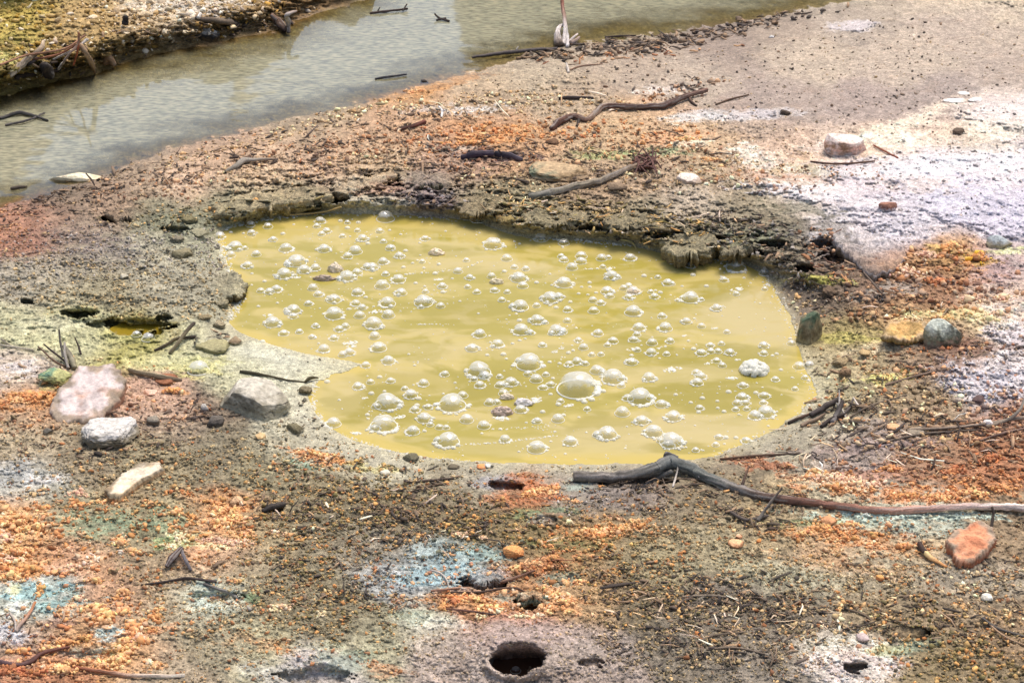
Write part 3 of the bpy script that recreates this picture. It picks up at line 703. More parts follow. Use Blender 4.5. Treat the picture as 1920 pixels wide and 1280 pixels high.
def litter(bucket, cx, cy, rx, ry, rot, cover, length, width, pal, rag=0.5, along=None, spread=1.6, keep=0.1, lift=0.25):
    """splinters, needles and bark flakes: bent three-section slivers"""
    n = int(cover * math.pi * rx * ry / (length * width * 0.6))
    px, py = scatter(cx, cy, rx, ry, rot, n, rag)
    n = len(px)
    if not n:
        return
    z, i, j = hz_arr(px, py)
    x, y, t = gp(px, py, z)
    m = t / FPX
    Ln = length * np.exp(rng.normal(0, 0.5, n)) * m * 0.5; Wn = width * np.exp(rng.normal(0, 0.35, n)) * m * 0.5
    th = (rng.normal(0, spread, n) if along is None else R(along) + rng.normal(0, 0.35, n))
    dirv = np.stack([np.cos(th), np.sin(th), rng.normal(0, lift, n)], -1); dirv /= np.linalg.norm(dirv, axis=1)[:, None]
    side = np.cross(dirv, np.stack([rng.normal(0, .3, n), rng.normal(0, .3, n), np.ones(n)], -1)); side /= np.linalg.norm(side, axis=1)[:, None]
    up = np.cross(side, dirv)
    rows = []
    bend = rng.normal(0, 0.18, n)
    for k_, tt in enumerate((-1, 0, 1)):
        w = (0.75, 1.0, 0.55)[k_]
        ctr = dirv * (tt * Ln)[:, None] + up * (bend * Ln * (1 - tt * tt))[:, None] + side * (rng.normal(0, .12, n) * Ln)[:, None]
        for (a, b) in ((-1, -.45), (1, -.45), (1, .45), (-1, .45)):
            rows.append(ctr + side * (a * w * Wn)[:, None] + up * (b * w * Wn)[:, None])
    P = np.stack(rows, 1) + np.stack([x, y, z + Wn * 0.9 + np.abs(dirv[:, 2]) * Ln * 0.5], -1)[:, None, :]
    c = PAL[pal][rng.integers(0, len(PAL[pal]), n)] * np.exp(rng.normal(0, 0.2, (n, 1)))
    c = c * (1 - keep) + col[i, j] * keep
    c = np.repeat(c[:, None, :], 12, 1)
    BUCKET.setdefault(bucket, []).append((P.reshape(-1, 3).astype(np.float32), CH_F, n, 12, c.reshape(-1, 3)))

def flush(bucket, label, cat):
    Vs, Fs, Cs, o = [], [], [], 0
    for (P, F_, n, k, c) in BUCKET[bucket]:
        f = (F_[None] + (np.arange(n) * k)[:, None, None]).reshape(-1, F_.shape[1]) + o
        Vs.append(P); Fs.append(f); Cs.append(c); o += len(P)
    F_ = np.concatenate(Fs)
    me = fast_mesh(bucket, np.concatenate(Vs), F_, np.clip(np.concatenate(Cs), .008, .85), smooth=(bucket == 'orange_crust'))
    tag(link(bucket, me, M_grit), label, cat, kind="stuff")

G = gravel
# fine crumbs nearly everywhere
for (cx, cy, rx, ry, cov) in ((300, 1100, 420, 260, .22), (950, 1080, 420, 220, .28), (1550, 1100, 460, 230, .25), (1720, 760, 260, 160, .2), (1700, 560, 240, 110, .15),
                              (180, 800, 260, 90, .2), (400, 330, 420, 60, .18), (900, 260, 480, 90, .2), (1200, 330, 260, 70, .18), (200, 480, 260, 70, .16), (1500, 150, 480, 120, .03), (1800, 370, 260, 90, .03)):
    G('mud_gravel', cx, cy, rx, ry, 0, cov, 4.2, 'mud', .55, .55)
# front: olive brown crumbs
for z in ((620, 930, 150, 60, 6, .50, 6.5, 'olive'), (760, 960, 160, 70, 4, .55, 6.5, 'olive'), (880, 1000, 130, 50, 0, .45, 7, 'olive'), (560, 1010, 120, 60, 0, .40, 6, 'olive'),
          (300, 880, 160, 45, 0, .35, 5.5, 'mud'), (430, 860, 130, 40, 0, .35, 5.5, 'mud'), (200, 930, 180, 40, 0, .32, 6, 'mud'), (620, 1120, 140, 70, 10, .45, 6, 'olive'),
          (500, 1150, 140, 70, 0, .30, 5, 'mud'), (1080, 1010, 120, 40, 0, .40, 7, 'olive'), (1320, 970, 130, 40, 6, .40, 7, 'mud'), (1220, 1010, 100, 40, 6, .35, 6, 'mud'),
          (1200, 1110, 130, 60, 10, .50, 6, 'olive'), (1350, 1130, 150, 60, 6, .40, 6, 'mud'), (1290, 1210, 170, 55, 4, .45, 5.5, 'mud'), (1480, 1160, 150, 50, 6, .38, 6, 'mud'),
          (1620, 1150, 120, 40, 4, .45, 8, 'tan'), (1760, 1180, 140, 50, 6, .42, 8, 'olive'), (1860, 1130, 100, 60, 4, .42, 8, 'tan'), (1780, 1250, 130, 40, 0, .50, 7.5, 'olive'), (1880, 1240, 80, 50, 0, .50, 7.5, 'olive'),
          (1450, 1230, 130, 40, 0, .35, 5, 'mud'), (1100, 940, 70, 30, 0, .3, 5, 'grey'), (730, 890, 130, 22, 4, .35, 5.5, 'mud'), (1540, 1090, 200, 34, 4, .30, 5, 'mud'), (1650, 1060, 180, 34, 6, .22, 5, 'tan'),
          (1430, 1040, 120, 30, 0, .18, 5, 'mud'), (380, 1140, 120, 60, 0, .22, 5, 'mud'), (230, 1090, 120, 40, 0, .2, 6, 'mud'), (1750, 1080, 150, 30, 0, .22, 5.5, 'mud')):
    G('mud_gravel', *z)
# orange and rust crusts broken into nodules
for z in ((1560, 905, 85, 18, 6, .55, 8.5, 'peach'), (1500, 880, 60, 14, 6, .5, 7.5, 'rust'), (1720, 925, 170, 18, 2, .65, 8, 'orange'), (1850, 890, 90, 34, -6, .55, 9, 'orange'), (1650, 880, 130, 22, -4, .40, 8, 'rust'),
          (1420, 868, 55, 12, 10, .6, 6.5, 'rust'), (1800, 850, 120, 20, 0, .4, 8, 'rust'), (1560, 1000, 100, 14, 7, .55, 8, 'orange'), (1660, 1020, 100, 18, 10, .4, 6.5, 'orange'), (1600, 985, 130, 16, 4, .3, 8, 'orange'),
          (1120, 1000, 85, 20, -6, .55, 8.5, 'orange'), (1010, 920, 48, 16, 8, .55, 7, 'orange'), (1020, 925, 40, 10, 0, .5, 8, 'peach'), (1000, 1065, 110, 22, -12, .45, 8, 'orange'), (1030, 1125, 80, 20, 8, .7, 9, 'peach'), (880, 1130, 90, 16, 8, .65, 8.5, 'orange'),
          (830, 1080, 60, 26, -14, .22, 7, 'orange'), (760, 1130, 60, 14, 4, .4, 7, 'rust'), (960, 1150, 70, 6, 4, .7, 8, 'peach'), (600, 858, 50, 12, 14, .7, 7, 'peach'), (580, 850, 40, 8, 14, .5, 6, 'rust'),
          (420, 965, 50, 14, -14, .75, 10, 'peach'), (440, 990, 46, 16, 6, .7, 11, 'peach'), (380, 985, 60, 22, -10, .3, 9, 'orange'), (480, 985, 60, 20, 10, .3, 9, 'orange'), (230, 985, 140, 26, -2, .28, 10, 'orange'), (140, 940, 110, 18, 0, .3, 8, 'orange'), (330, 940, 120, 16, 0, .22, 8, 'orange'),
          (40, 985, 60, 30, 8, .6, 12, 'peach'), (30, 1030, 50, 30, 0, .7, 13, 'peach'), (45, 1070, 45, 16, 0, .75, 13, 'orange'), (190, 1045, 60, 16, 0, .4, 10, 'pale'), (250, 1010, 40, 14, 0, .4, 11, 'peach'), (130, 1085, 70, 22, 0, .35, 11, 'orange'), (180, 1150, 60, 20, 16, .55, 13, 'orange'),
          (235, 1215, 46, 20, -35, .8, 13, 'peach'), (150, 1245, 110, 12, 3, .65, 11, 'peach'), (90, 1255, 90, 26, 0, .5, 11, 'rust'), (60, 1210, 60, 20, 0, .4, 12, 'rust'), (280, 1185, 60, 12, -8, .4, 9, 'orange'), (110, 1160, 80, 18, 0, .35, 12, 'orange'), (250, 1150, 70, 26, 0, .3, 10, 'orange'),
          (330, 1165, 90, 20, 0, .2, 8, 'orange'), (450, 1130, 60, 16, 16, .25, 6, 'orange'), (500, 1206, 70, 10, 10, .3, 6, 'orange'), (700, 1250, 60, 16, 0, .3, 7, 'orange'), (560, 1000, 60, 20, 0, .2, 8, 'tan'),
          (85, 745, 80, 16, -10, .6, 8, 'orange'), (70, 790, 80, 26, 0, .4, 7, 'rust'), (300, 765, 80, 30, 0, .3, 9, 'rust'), (325, 733, 24, 6, 8, .7, 8, 'orange'), (30, 420, 50, 40, -25, .5, 6, 'rust'), (1260, 1060, 80, 14, 0, .2, 7, 'orange'), (1250, 990, 50, 14, 0, .25, 8, 'peach')):
    G('orange_gravel', *z)
for z in ((300, 950, 330, 120, 0, .10, 6, 'speck'), (900, 1020, 420, 130, 0, .09, 5.5, 'speck'), (1500, 1030, 400, 120, 4, .09, 5.5, 'speck'), (350, 1180, 380, 90, 0, .09, 6, 'speck'), (1650, 1180, 330, 90, 0, .10, 6.5, 'speck'), (200, 990, 190, 50, 0, .14, 7, 'speck'), (480, 1080, 260, 80, 0, .07, 6, 'speck'), (650, 900, 260, 60, 0, .04, 5, 'orange'), (1700, 760, 260, 110, 0, .07, 6, 'orange'), (200, 760, 240, 80, 0, .04, 6, 'orange'), (800, 260, 420, 60, -4, .05, 5, 'orange')):
    G('orange_specks', *z)
# right bank: rust gravel
for z in ((1740, 505, 90, 34, 14, .65, 10, 'rust'), (1720, 500, 70, 26, 10, .4, 10, 'peach'), (1800, 475, 50, 14, 10, .6, 9, 'orange'), (1830, 484, 28, 12, 10, .8, 9, 'yellow'), (1660, 545, 80, 26, -6, .55, 9, 'rust'), (1620, 590, 90, 20, 0, .45, 8, 'rust'), (1780, 560, 110, 24, -4, .5, 9, 'rust'),
          (1700, 600, 60, 12, 0, .45, 9, 'peach'), (1850, 560, 60, 16, 10, .45, 10, 'pale'), (1800, 585, 60, 10, 0, .5, 9, 'peach'), (1560, 470, 60, 34, 30, .5, 8, 'rust'), (1500, 480, 60, 24, 20, .4, 7, 'dark'), (1700, 690, 110, 26, 4, .45, 7.5, 'rust'), (1640, 700, 80, 20, 0, .35, 7, 'tan'),
          (1720, 745, 120, 24, 0, .45, 8, 'tan'), (1640, 780, 100, 22, -6, .4, 8, 'tan'), (1800, 790, 120, 30, 0, .5, 9, 'rust'), (1900, 760, 60, 40, 0, .45, 9, 'rust'), (1720, 830, 130, 20, -4, .45, 9, 'tan'), (1880, 820, 70, 24, 0, .5, 9, 'rust'), (1810, 650, 90, 14, 4, .5, 7, 'rust'), (1600, 745, 60, 14, -8, .3, 6, 'mud')):
    G('rust_gravel', *z)
# bank between stream and pool
for z in ((620, 225, 90, 14, -14, .55, 6.5, 'tan'), (720, 200, 90, 14, -12, .55, 6.5, 'tan'), (850, 195, 120, 16, -8, .5, 6, 'tan'), (500, 262, 90, 12, -14, .45, 6, 'tan'), (380, 290, 90, 12, -14, .45, 6, 'tan'), (970, 195, 110, 18, -4, .45, 6, 'tan'), (760, 225, 110, 16, -6, .4, 6, 'dark'), (1080, 190, 120, 14, 0, .3, 5, 'tan'),
          (880, 255, 130, 20, -4, .45, 6.5, 'orange'), (1000, 245, 110, 18, 0, .4, 6, 'orange'), (700, 270, 130, 18, -6, .35, 6, 'rust'), (560, 280, 110, 16, -8, .35, 6, 'rust'), (1180, 250, 130, 22, 0, .35, 6, 'orange'), (1080, 285, 140, 22, 0, .4, 6, 'rust'), (800, 290, 150, 24, 0, .35, 6, 'rust'), (1260, 290, 120, 26, 0, .35, 6, 'rust'),
          (250, 340, 150, 18, -10, .4, 6, 'dark'), (110, 380, 110, 18, -12, .45, 5.5, 'dark'), (300, 350, 130, 26, -4, .3, 6, 'rust'), (1420, 345, 110, 14, 4, .4, 6, 'rust'), (1540, 322, 110, 12, 4, .35, 6, 'rust'), (1350, 310, 90, 20, 0, .25, 6, 'tan'), (1250, 340, 120, 20, 0, .35, 6, 'tan'), (980, 335, 120, 22, 0, .4, 6, 'tan'), (700, 305, 130, 18, 0, .3, 6, 'tan'), (480, 330, 120, 18, 0, .2, 6, 'tan'), (1260, 175, 90, 14, -10, .4, 6, 'rust'), (1340, 130, 190, 40, 0, .03, 5, 'dark'), (1650, 80, 260, 50, 0, .03, 4, 'dark'), (1600, 210, 260, 50, 0, .05, 4, 'dark'), (1850, 160, 180, 40, 0, .04, 4, 'dark'), (1180, 140, 160, 26, 0, .06, 5, 'dark'), (1780, 340, 160, 60, 0, .04, 5, 'grey')):
    G('bank_gravel', *z)
# crumbly rim
for z in ((1100, 405, 160, 26, 6, .4, 6, 'mud'), (1250, 425, 130, 30, 8, .4, 6, 'mud'), (1400, 440, 110, 34, 10, .4, 6, 'grey'), (950, 395, 60, 26, 0, .45, 7, 'olive'), (800, 375, 70, 22, 0, .45, 6.5, 'grey'), (420, 395, 130, 22, -6, .4, 6.5, 'olive'), (560, 375, 70, 12, -4, .3, 6, 'mud'), (300, 410, 100, 26, 0, .35, 5.5, 'mud'), (1150, 430, 120, 12, 4, .4, 6, 'grey'), (1330, 470, 110, 10, 4, .4, 6, 'mud'), (1480, 520, 50, 24, 30, .45, 6, 'grey'), (1540, 545, 50, 24, 20, .45, 6.5, 'dark'), (1500, 560, 36, 30, 60, .3, 6, 'tan')):
    G('rim_crumbs', *z)
# left mud flat: fine grain
for z in ((200, 470, 220, 50, 0, .3, 4.5, 'grey'), (330, 530, 130, 50, 0, .32, 4.5, 'mud'), (120, 520, 150, 50, 0, .25, 4.2, 'mud'), (230, 575, 190, 24, 4, .3, 5, 'mud'), (420, 560, 40, 40, 0, .35, 5, 'mud'), (420, 470, 50, 40, 0, .35, 5, 'grey'), (560, 770, 50, 34, 50, .12, 5, 'dark'), (600, 830, 90, 16, 22, .15, 5, 'mud'), (560, 690, 90, 26, 0, .02, 5, 'dark'), (240, 690, 130, 12, 6, .15, 5, 'mud')):
    G('flat_mud_grain', *z)
# far bank
for z in ((150, 60, 200, 60, -10, 0.36, 8, 'bank', .5, .5), (350, 40, 160, 50, -6, 0.36, 8, 'bank', .5, .5), (480, 30, 100, 36, -6, 0.30, 8, 'bank', .5, .5), (250, 15, 250, 30, 0, 0.30, 9, 'bank', .5, .5), (330, 10, 150, 22, 0, 0.17, 8, 'pale', .5, .5), (150, 70, 130, 30, -10, 0.07, 8, 'pale', .5, .5), (80, 110, 110, 30, -8, 0.24, 7, 'bank', .5, .5), (-100, 80, 150, 110, 0, 0.24, 8, 'bank', .5, .5), (250, -60, 350, 60, 0, 0.24, 9, 'bank', .5, .5)):
    G('far_bank_gravel', *z)
# beyond the edges of the view
for z in ((-150, 900, 180, 400, 0, .2, 8, 'mud'), (2080, 800, 160, 400, 0, .25, 9, 'rust'), (960, 1370, 1100, 70, 0, .2, 7, 'mud')):
    G('mud_gravel', *z)

Li = litter
for z in ((1030, 104, 60, 12, -6, .75, 14, 4, 'dark'), (1130, 92, 110, 15, -6, .85, 14, 4, 'dark'), (1240, 80, 110, 16, -7, .85, 14, 4, 'dark'), (1340, 62, 90, 14, -10, .75, 13, 4, 'dark'), (1430, 42, 80, 11, -10, .5, 12, 4, 'dark'), (1520, 28, 60, 7, -10, .3, 12, 4, 'dark'), (1200, 100, 160, 14, -4, .2, 12, 3.5, 'rust'),
          (820, 300, 220, 40, 0, .14, 14, 3, 'dark'), (1100, 300, 260, 50, 0, .14, 15, 3, 'dark'), (600, 260, 230, 34, -10, .14, 13, 3, 'dark'), (300, 330, 230, 30, -10, .18, 13, 3, 'dark'), (130, 385, 130, 20, -12, .22, 12, 3, 'dark'), (1280, 160, 60, 18, -10, .25, 13, 3, 'dark'),
          (1060, 400, 140, 26, 6, .3, 15, 2.6, 'olive'), (1240, 425, 140, 30, 8, .28, 15, 2.6, 'olive'), (1420, 440, 110, 34, 10, .3, 14, 2.6, 'dark'), (960, 390, 60, 26, 0, .3, 15, 2.4, 'tan'), (1500, 500, 70, 34, 20, .25, 14, 2.6, 'dark'), (1560, 480, 50, 40, 30, .25, 13, 2.6, 'rust'),
          (1650, 560, 140, 40, 0, .14, 15, 2.6, 'dark'), (1640, 720, 140, 40, 0, .16, 16, 2.6, 'dark'), (1600, 785, 80, 26, -10, .35, 22, 3, 'dark'), (1740, 800, 160, 40, -6, .22, 20, 3, 'dark'), (1620, 850, 140, 20, -2, .22, 20, 3, 'dark'), (1850, 830, 110, 60, 0, .18, 20, 3, 'dark'), (1820, 660, 110, 20, 0, .2, 16, 3, 'dark'),
          (680, 950, 200, 70, 4, .22, 12, 3, 'dark'), (830, 985, 160, 50, 4, .22, 12, 3, 'dark'), (820, 905, 60, 14, 0, .3, 14, 3, 'dark'), (520, 960, 80, 20, 0, .2, 12, 3, 'dark'), (620, 1090, 160, 60, 10, .14, 12, 3, 'dark'),
          (1240, 1110, 170, 60, 8, .2, 13, 3, 'dark'), (1380, 1150, 180, 60, 6, .26, 15, 3, 'dark'), (1300, 1220, 180, 40, 4, .2, 14, 3, 'dark'), (1540, 1130, 150, 40, 6, .2, 16, 3, 'dark'), (1720, 1160, 150, 40, 4, .14, 16, 3, 'dark'), (1420, 960, 90, 30, 0, .35, 17, 3, 'dark'), (1300, 925, 90, 24, 6, .3, 15, 3, 'dark'), (1180, 930, 90, 24, 6, .16, 12, 3, 'dark'), (1880, 1100, 90, 60, 0, .12, 16, 3, 'dark'),
          (380, 770, 70, 26, 0, .22, 16, 3, 'dark'), (300, 800, 100, 36, 0, .14, 14, 3, 'dark'), (180, 840, 160, 30, 0, .12, 12, 3, 'dark'), (120, 700, 90, 20, 0, .12, 14, 3, 'dark'), (400, 640, 40, 16, 0, .2, 14, 3, 'dark'), (990, 1080, 70, 24, -20, .16, 13, 3, 'rust'), (130, 1180, 120, 30, 0, .12, 14, 4, 'rust'),
          (200, 90, 180, 40, -14, .12, 16, 3, 'dark'), (450, 55, 90, 14, -8, .4, 16, 4, 'dark'), (800, 376, 46, 14, 0, .5, 14, 3, 'dark'), (925, 293, 55, 10, 0, .4, 14, 4, 'dark')):
    Li('bark_litter', *z)
for z in ((1370, 1150, 220, 60, 4, .05, 24, 2.4, 'pale'), (1650, 830, 240, 60, -4, .05, 24, 2.4, 'pale'), (760, 990, 260, 70, 4, .02, 16, 3, 'pale'), (1250, 425, 160, 30, 6, .05, 20, 2.2, 'pale'), (1000, 395, 90, 30, 6, .06, 20, 2.2, 'pale'), (900, 210, 300, 40, -6, .02, 18, 2.4, 'pale'), (1550, 560, 200, 60, 0, .02, 20, 2.4, 'pale')):
    Li('pale_straw', *z)
ICO1_V, ICO1_F = None, None
def _ico1():
    V_, F_ = list(ICO_V), []
    e = {}
    def mid(a, b):
        k = (min(a, b), max(a, b))
        if k not in e:
            m = V_[a] + V_[b]; V_.append(m / np.linalg.norm(m)); e[k] = len(V_) - 1
        return e[k]
    for a, b, c in ICO_F:
        ab, bc, ca = mid(a, b), mid(b, c), mid(c, a)
        F_ += [(a, ab, ca), (b, bc, ab), (c, ca, bc), (ab, bc, ca)]
    return np.array(V_, np.float32), np.array(F_, np.int32)
ICO1_V, ICO1_F = _ico1()
def knobs(cx, cy, rx, ry, size, tone):
    # knobbly cauliflower growth of mineral: nodules heaped and fused together
    size = size * .8
    n = int(2.6 * math.pi * rx * ry / (size * size * .5)) + 5
    rad = np.sqrt(rng.random(n)); th = rng.random(n) * 6.283
    wob = 1 + 0.35 * np.sin(3 * th + rng.random() * 6) + 0.2 * np.sin(5 * th + rng.random() * 6)
    px = np.clip(cx + rad * wob * rx * np.cos(th), PX0 + 4, PX1 - 4); py = np.clip(cy + rad * wob * ry * np.sin(th), PY0 + 4, PY1 - 4)
    z, i, j = hz_arr(px, py)
    sz = size * np.exp(rng.normal(-.1, .35, n)) * (1.1 - .5 * rad)
    x, y, t = gp(px, py, z)
    r = np.clip(sz, 2, size * 1.6) * .5 * t / FPX
    S = ICO1_V[None] * (1 + rng.normal(0, .2, (n, 42, 1))) * np.stack([1 + rng.normal(0, .2, n), 1 + rng.normal(0, .2, n), .8 + rng.normal(0, .12, n)], -1)[:, None, :]
    S = np.einsum('nij,nvj->nvi', rand_rot(n), S)
    hgt = np.clip(1 - rad ** 2, 0, 1) * min(rx, ry * 1.6) * .35 * t / FPX * rng.random(n)
    P = S * r[:, None, None] + np.stack([x, y, z + r * .3 + hgt], -1)[:, None, :]
    base = {'peach': (240, 184, 128), 'cream': (236, 212, 168), 'orange': (218, 160, 104), 'rust': (186, 122, 82), 'pink': (230, 190, 156)}[tone]
    c = lin(base)[None] * np.exp(rng.normal(0, .18, (n, 1))) * (1 + rng.normal(0, .05, (n, 3)))
    c = np.repeat(c[:, None, :], 42, 1)
    BUCKET.setdefault('orange_crust', []).append((P.reshape(-1, 3).astype(np.float32), ICO1_F, n, 42, c.reshape(-1, 3)))
KN = '''418,958,26,10,9,peach;446,976,22,9,9,peach;408,984,18,8,9,peach;432,1018,44,5,6,pink;402,1012,30,5,6,pink;338,1012,14,9,8,cream;318,1026,18,6,8,cream;226,1018,14,9,10,peach;250,1034,16,6,10,peach;32,976,40,10,9,peach;60,992,30,8,9,peach;12,1010,24,10,10,pink;40,1034,30,8,10,peach;8,1050,30,8,10,pink;56,1072,32,10,12,orange;20,1080,30,8,12,peach;
182,1142,22,10,12,peach;200,1156,18,8,12,peach;232,1146,18,7,11,peach;150,1122,12,6,9,pink;76,1105,8,14,8,orange;160,1196,14,6,10,orange;120,1206,30,5,9,orange;95,1216,26,5,9,peach;150,1244,30,7,10,peach;190,1248,26,8,11,peach;222,1238,20,9,12,peach;242,1220,14,10,12,peach;234,1202,12,7,10,peach;262,1198,16,7,9,pink;60,1262,40,9,11,rust;120,1256,30,8,11,peach;20,1256,26,9,12,rust;40,1222,20,6,10,orange;246,1174,16,6,9,orange;294,1160,14,7,9,orange;270,1164,10,5,8,peach;232,1112,14,5,9,peach;180,1090,16,5,9,peach;134,1062,14,5,8,pink;
146,926,22,6,8,pink;214,938,22,5,8,peach;150,946,16,5,8,orange;180,942,14,4,8,peach;330,962,18,6,8,peach;282,944,14,4,8,peach;360,970,12,5,8,orange;468,1000,14,5,8,peach;520,1000,14,5,8,pink;530,1138,20,5,8,pink;516,1142,10,6,8,cream;600,1152,8,5,8,cream;440,1090,12,5,8,peach;300,1142,12,5,8,peach;390,940,12,4,7,orange;452,944,10,4,7,peach;
1012,922,34,7,7,peach;990,928,14,6,7,orange;1040,914,14,5,7,orange;606,855,24,5,7,peach;586,848,14,4,6,orange;640,866,10,4,6,orange;832,1140,12,8,9,orange;880,1124,40,6,8,peach;912,1140,24,6,8,peach;930,1146,12,6,7,cream;975,1156,22,4,7,cream;902,1156,12,4,7,cream;850,1126,16,5,8,rust;1034,1116,22,8,8,peach;1062,1130,18,8,8,peach;1020,1104,10,5,7,peach;1030,1148,10,5,7,peach;1066,1146,12,4,7,peach;966,1066,14,6,7,peach;1002,1058,16,5,7,peach;1040,1046,12,5,7,orange;1084,1092,12,5,7,peach;1062,1094,8,6,8,peach;1030,1024,12,4,6,orange;
1100,996,16,6,8,peach;1134,1000,18,7,8,peach;1168,992,14,6,8,peach;1190,980,10,5,7,peach;1066,980,8,6,7,cream;1078,940,10,4,7,peach;860,1002,16,4,7,pink;906,1010,12,4,7,pink;1560,896,40,9,8,pink;1604,902,26,7,8,pink;1530,886,20,6,8,peach;1640,910,24,6,8,pink;1560,914,24,5,8,orange;1700,930,30,6,8,orange;1760,934,34,6,8,peach;1820,924,34,6,8,peach;1880,916,30,6,9,orange;1670,880,26,6,8,orange;1790,884,30,6,8,rust;1860,860,26,7,9,rust;1536,992,30,6,8,orange;1512,1000,18,5,8,peach;1590,1010,22,5,8,orange;1640,1004,18,5,8,orange;1700,1024,16,5,8,orange;1600,984,16,4,7,peach;1700,512,30,9,9,pink;1740,480,22,7,9,pink;1786,462,18,6,9,peach;1760,530,26,7,9,rust;1836,482,16,7,8,orange;1812,496,12,5,8,orange;1700,610,24,6,9,peach;1716,600,16,5,8,cream;1850,600,26,5,9,cream;1870,590,20,5,9,pink;1770,596,18,5,8,peach;1820,560,22,6,9,pink;1880,560,20,6,10,pink;325,733,22,5,7,orange;60,742,36,7,8,orange;30,752,20,6,8,peach;100,750,18,6,8,orange;870,270,40,4,6,orange;900,254,24,4,6,peach;1280,262,26,4,7,peach;1330,300,16,4,7,peach;780,172,26,3,6,peach'''
for s_ in KN.replace('\n', '').split(';'):
    q = s_.split(',')
    knobs(*[float(v) for v in q[:5]], q[5])
flush('orange_crust', 'knobbly peach and orange mineral crusts grown over the ground', 'crust')
flush('mud_gravel', 'brown and olive crumbs of mud strewn over the front ground', 'gravel')
flush('orange_gravel', 'orange and peach mineral nodules crusting the ground in patches', 'gravel')
flush('orange_specks', 'single orange specks of mineral sprinkled over the mud', 'gravel')
flush('rust_gravel', 'rust brown gravel on the bank to the right of the pool', 'gravel')
flush('bank_gravel', 'tan and rusty grit on the strip between stream and pool', 'gravel')
flush('rim_crumbs', 'olive grey crumbs along the broken back rim of the pool', 'gravel')
flush('flat_mud_grain', 'fine grey mud grains on the flat left of the pool', 'gravel')
flush('far_bank_gravel', 'ochre and white gravel on the bank across the stream', 'gravel')
flush('bark_litter', 'dark bark splinters and rotted leaf litter strewn on the ground', 'litter')
flush('pale_straw', 'pale dry straw and needles scattered over the ground', 'litter')

# ------------------------------------------------------------------ rocks
def ico_sphere(sub):
    V_, F_ = ICO_V.copy(), ICO_F.copy()
    for _ in range(sub):
        e = {}; V2 = list(V_); F2 = []
        def mid(a, b):
            k = (min(a, b), max(a, b))
            if k not in e:
                m = V2[a] + V2[b]; V2.append(m / np.linalg.norm(m)); e[k] = len(V2) - 1
            return e[k]
        for a, b, c in F_:
            ab, bc, ca = mid(a, b), mid(b, c), mid(c, a)
            F2 += [(a, ab, ca), (b, bc, ab), (c, ca, bc), (ab, bc, ca)]
        V_, F_ = np.array(V2, np.float32), np.array(F2, np.int32)
    return V_, F_
ICO4 = ico_sphere(4); ICO5 = ico_sphere(5)

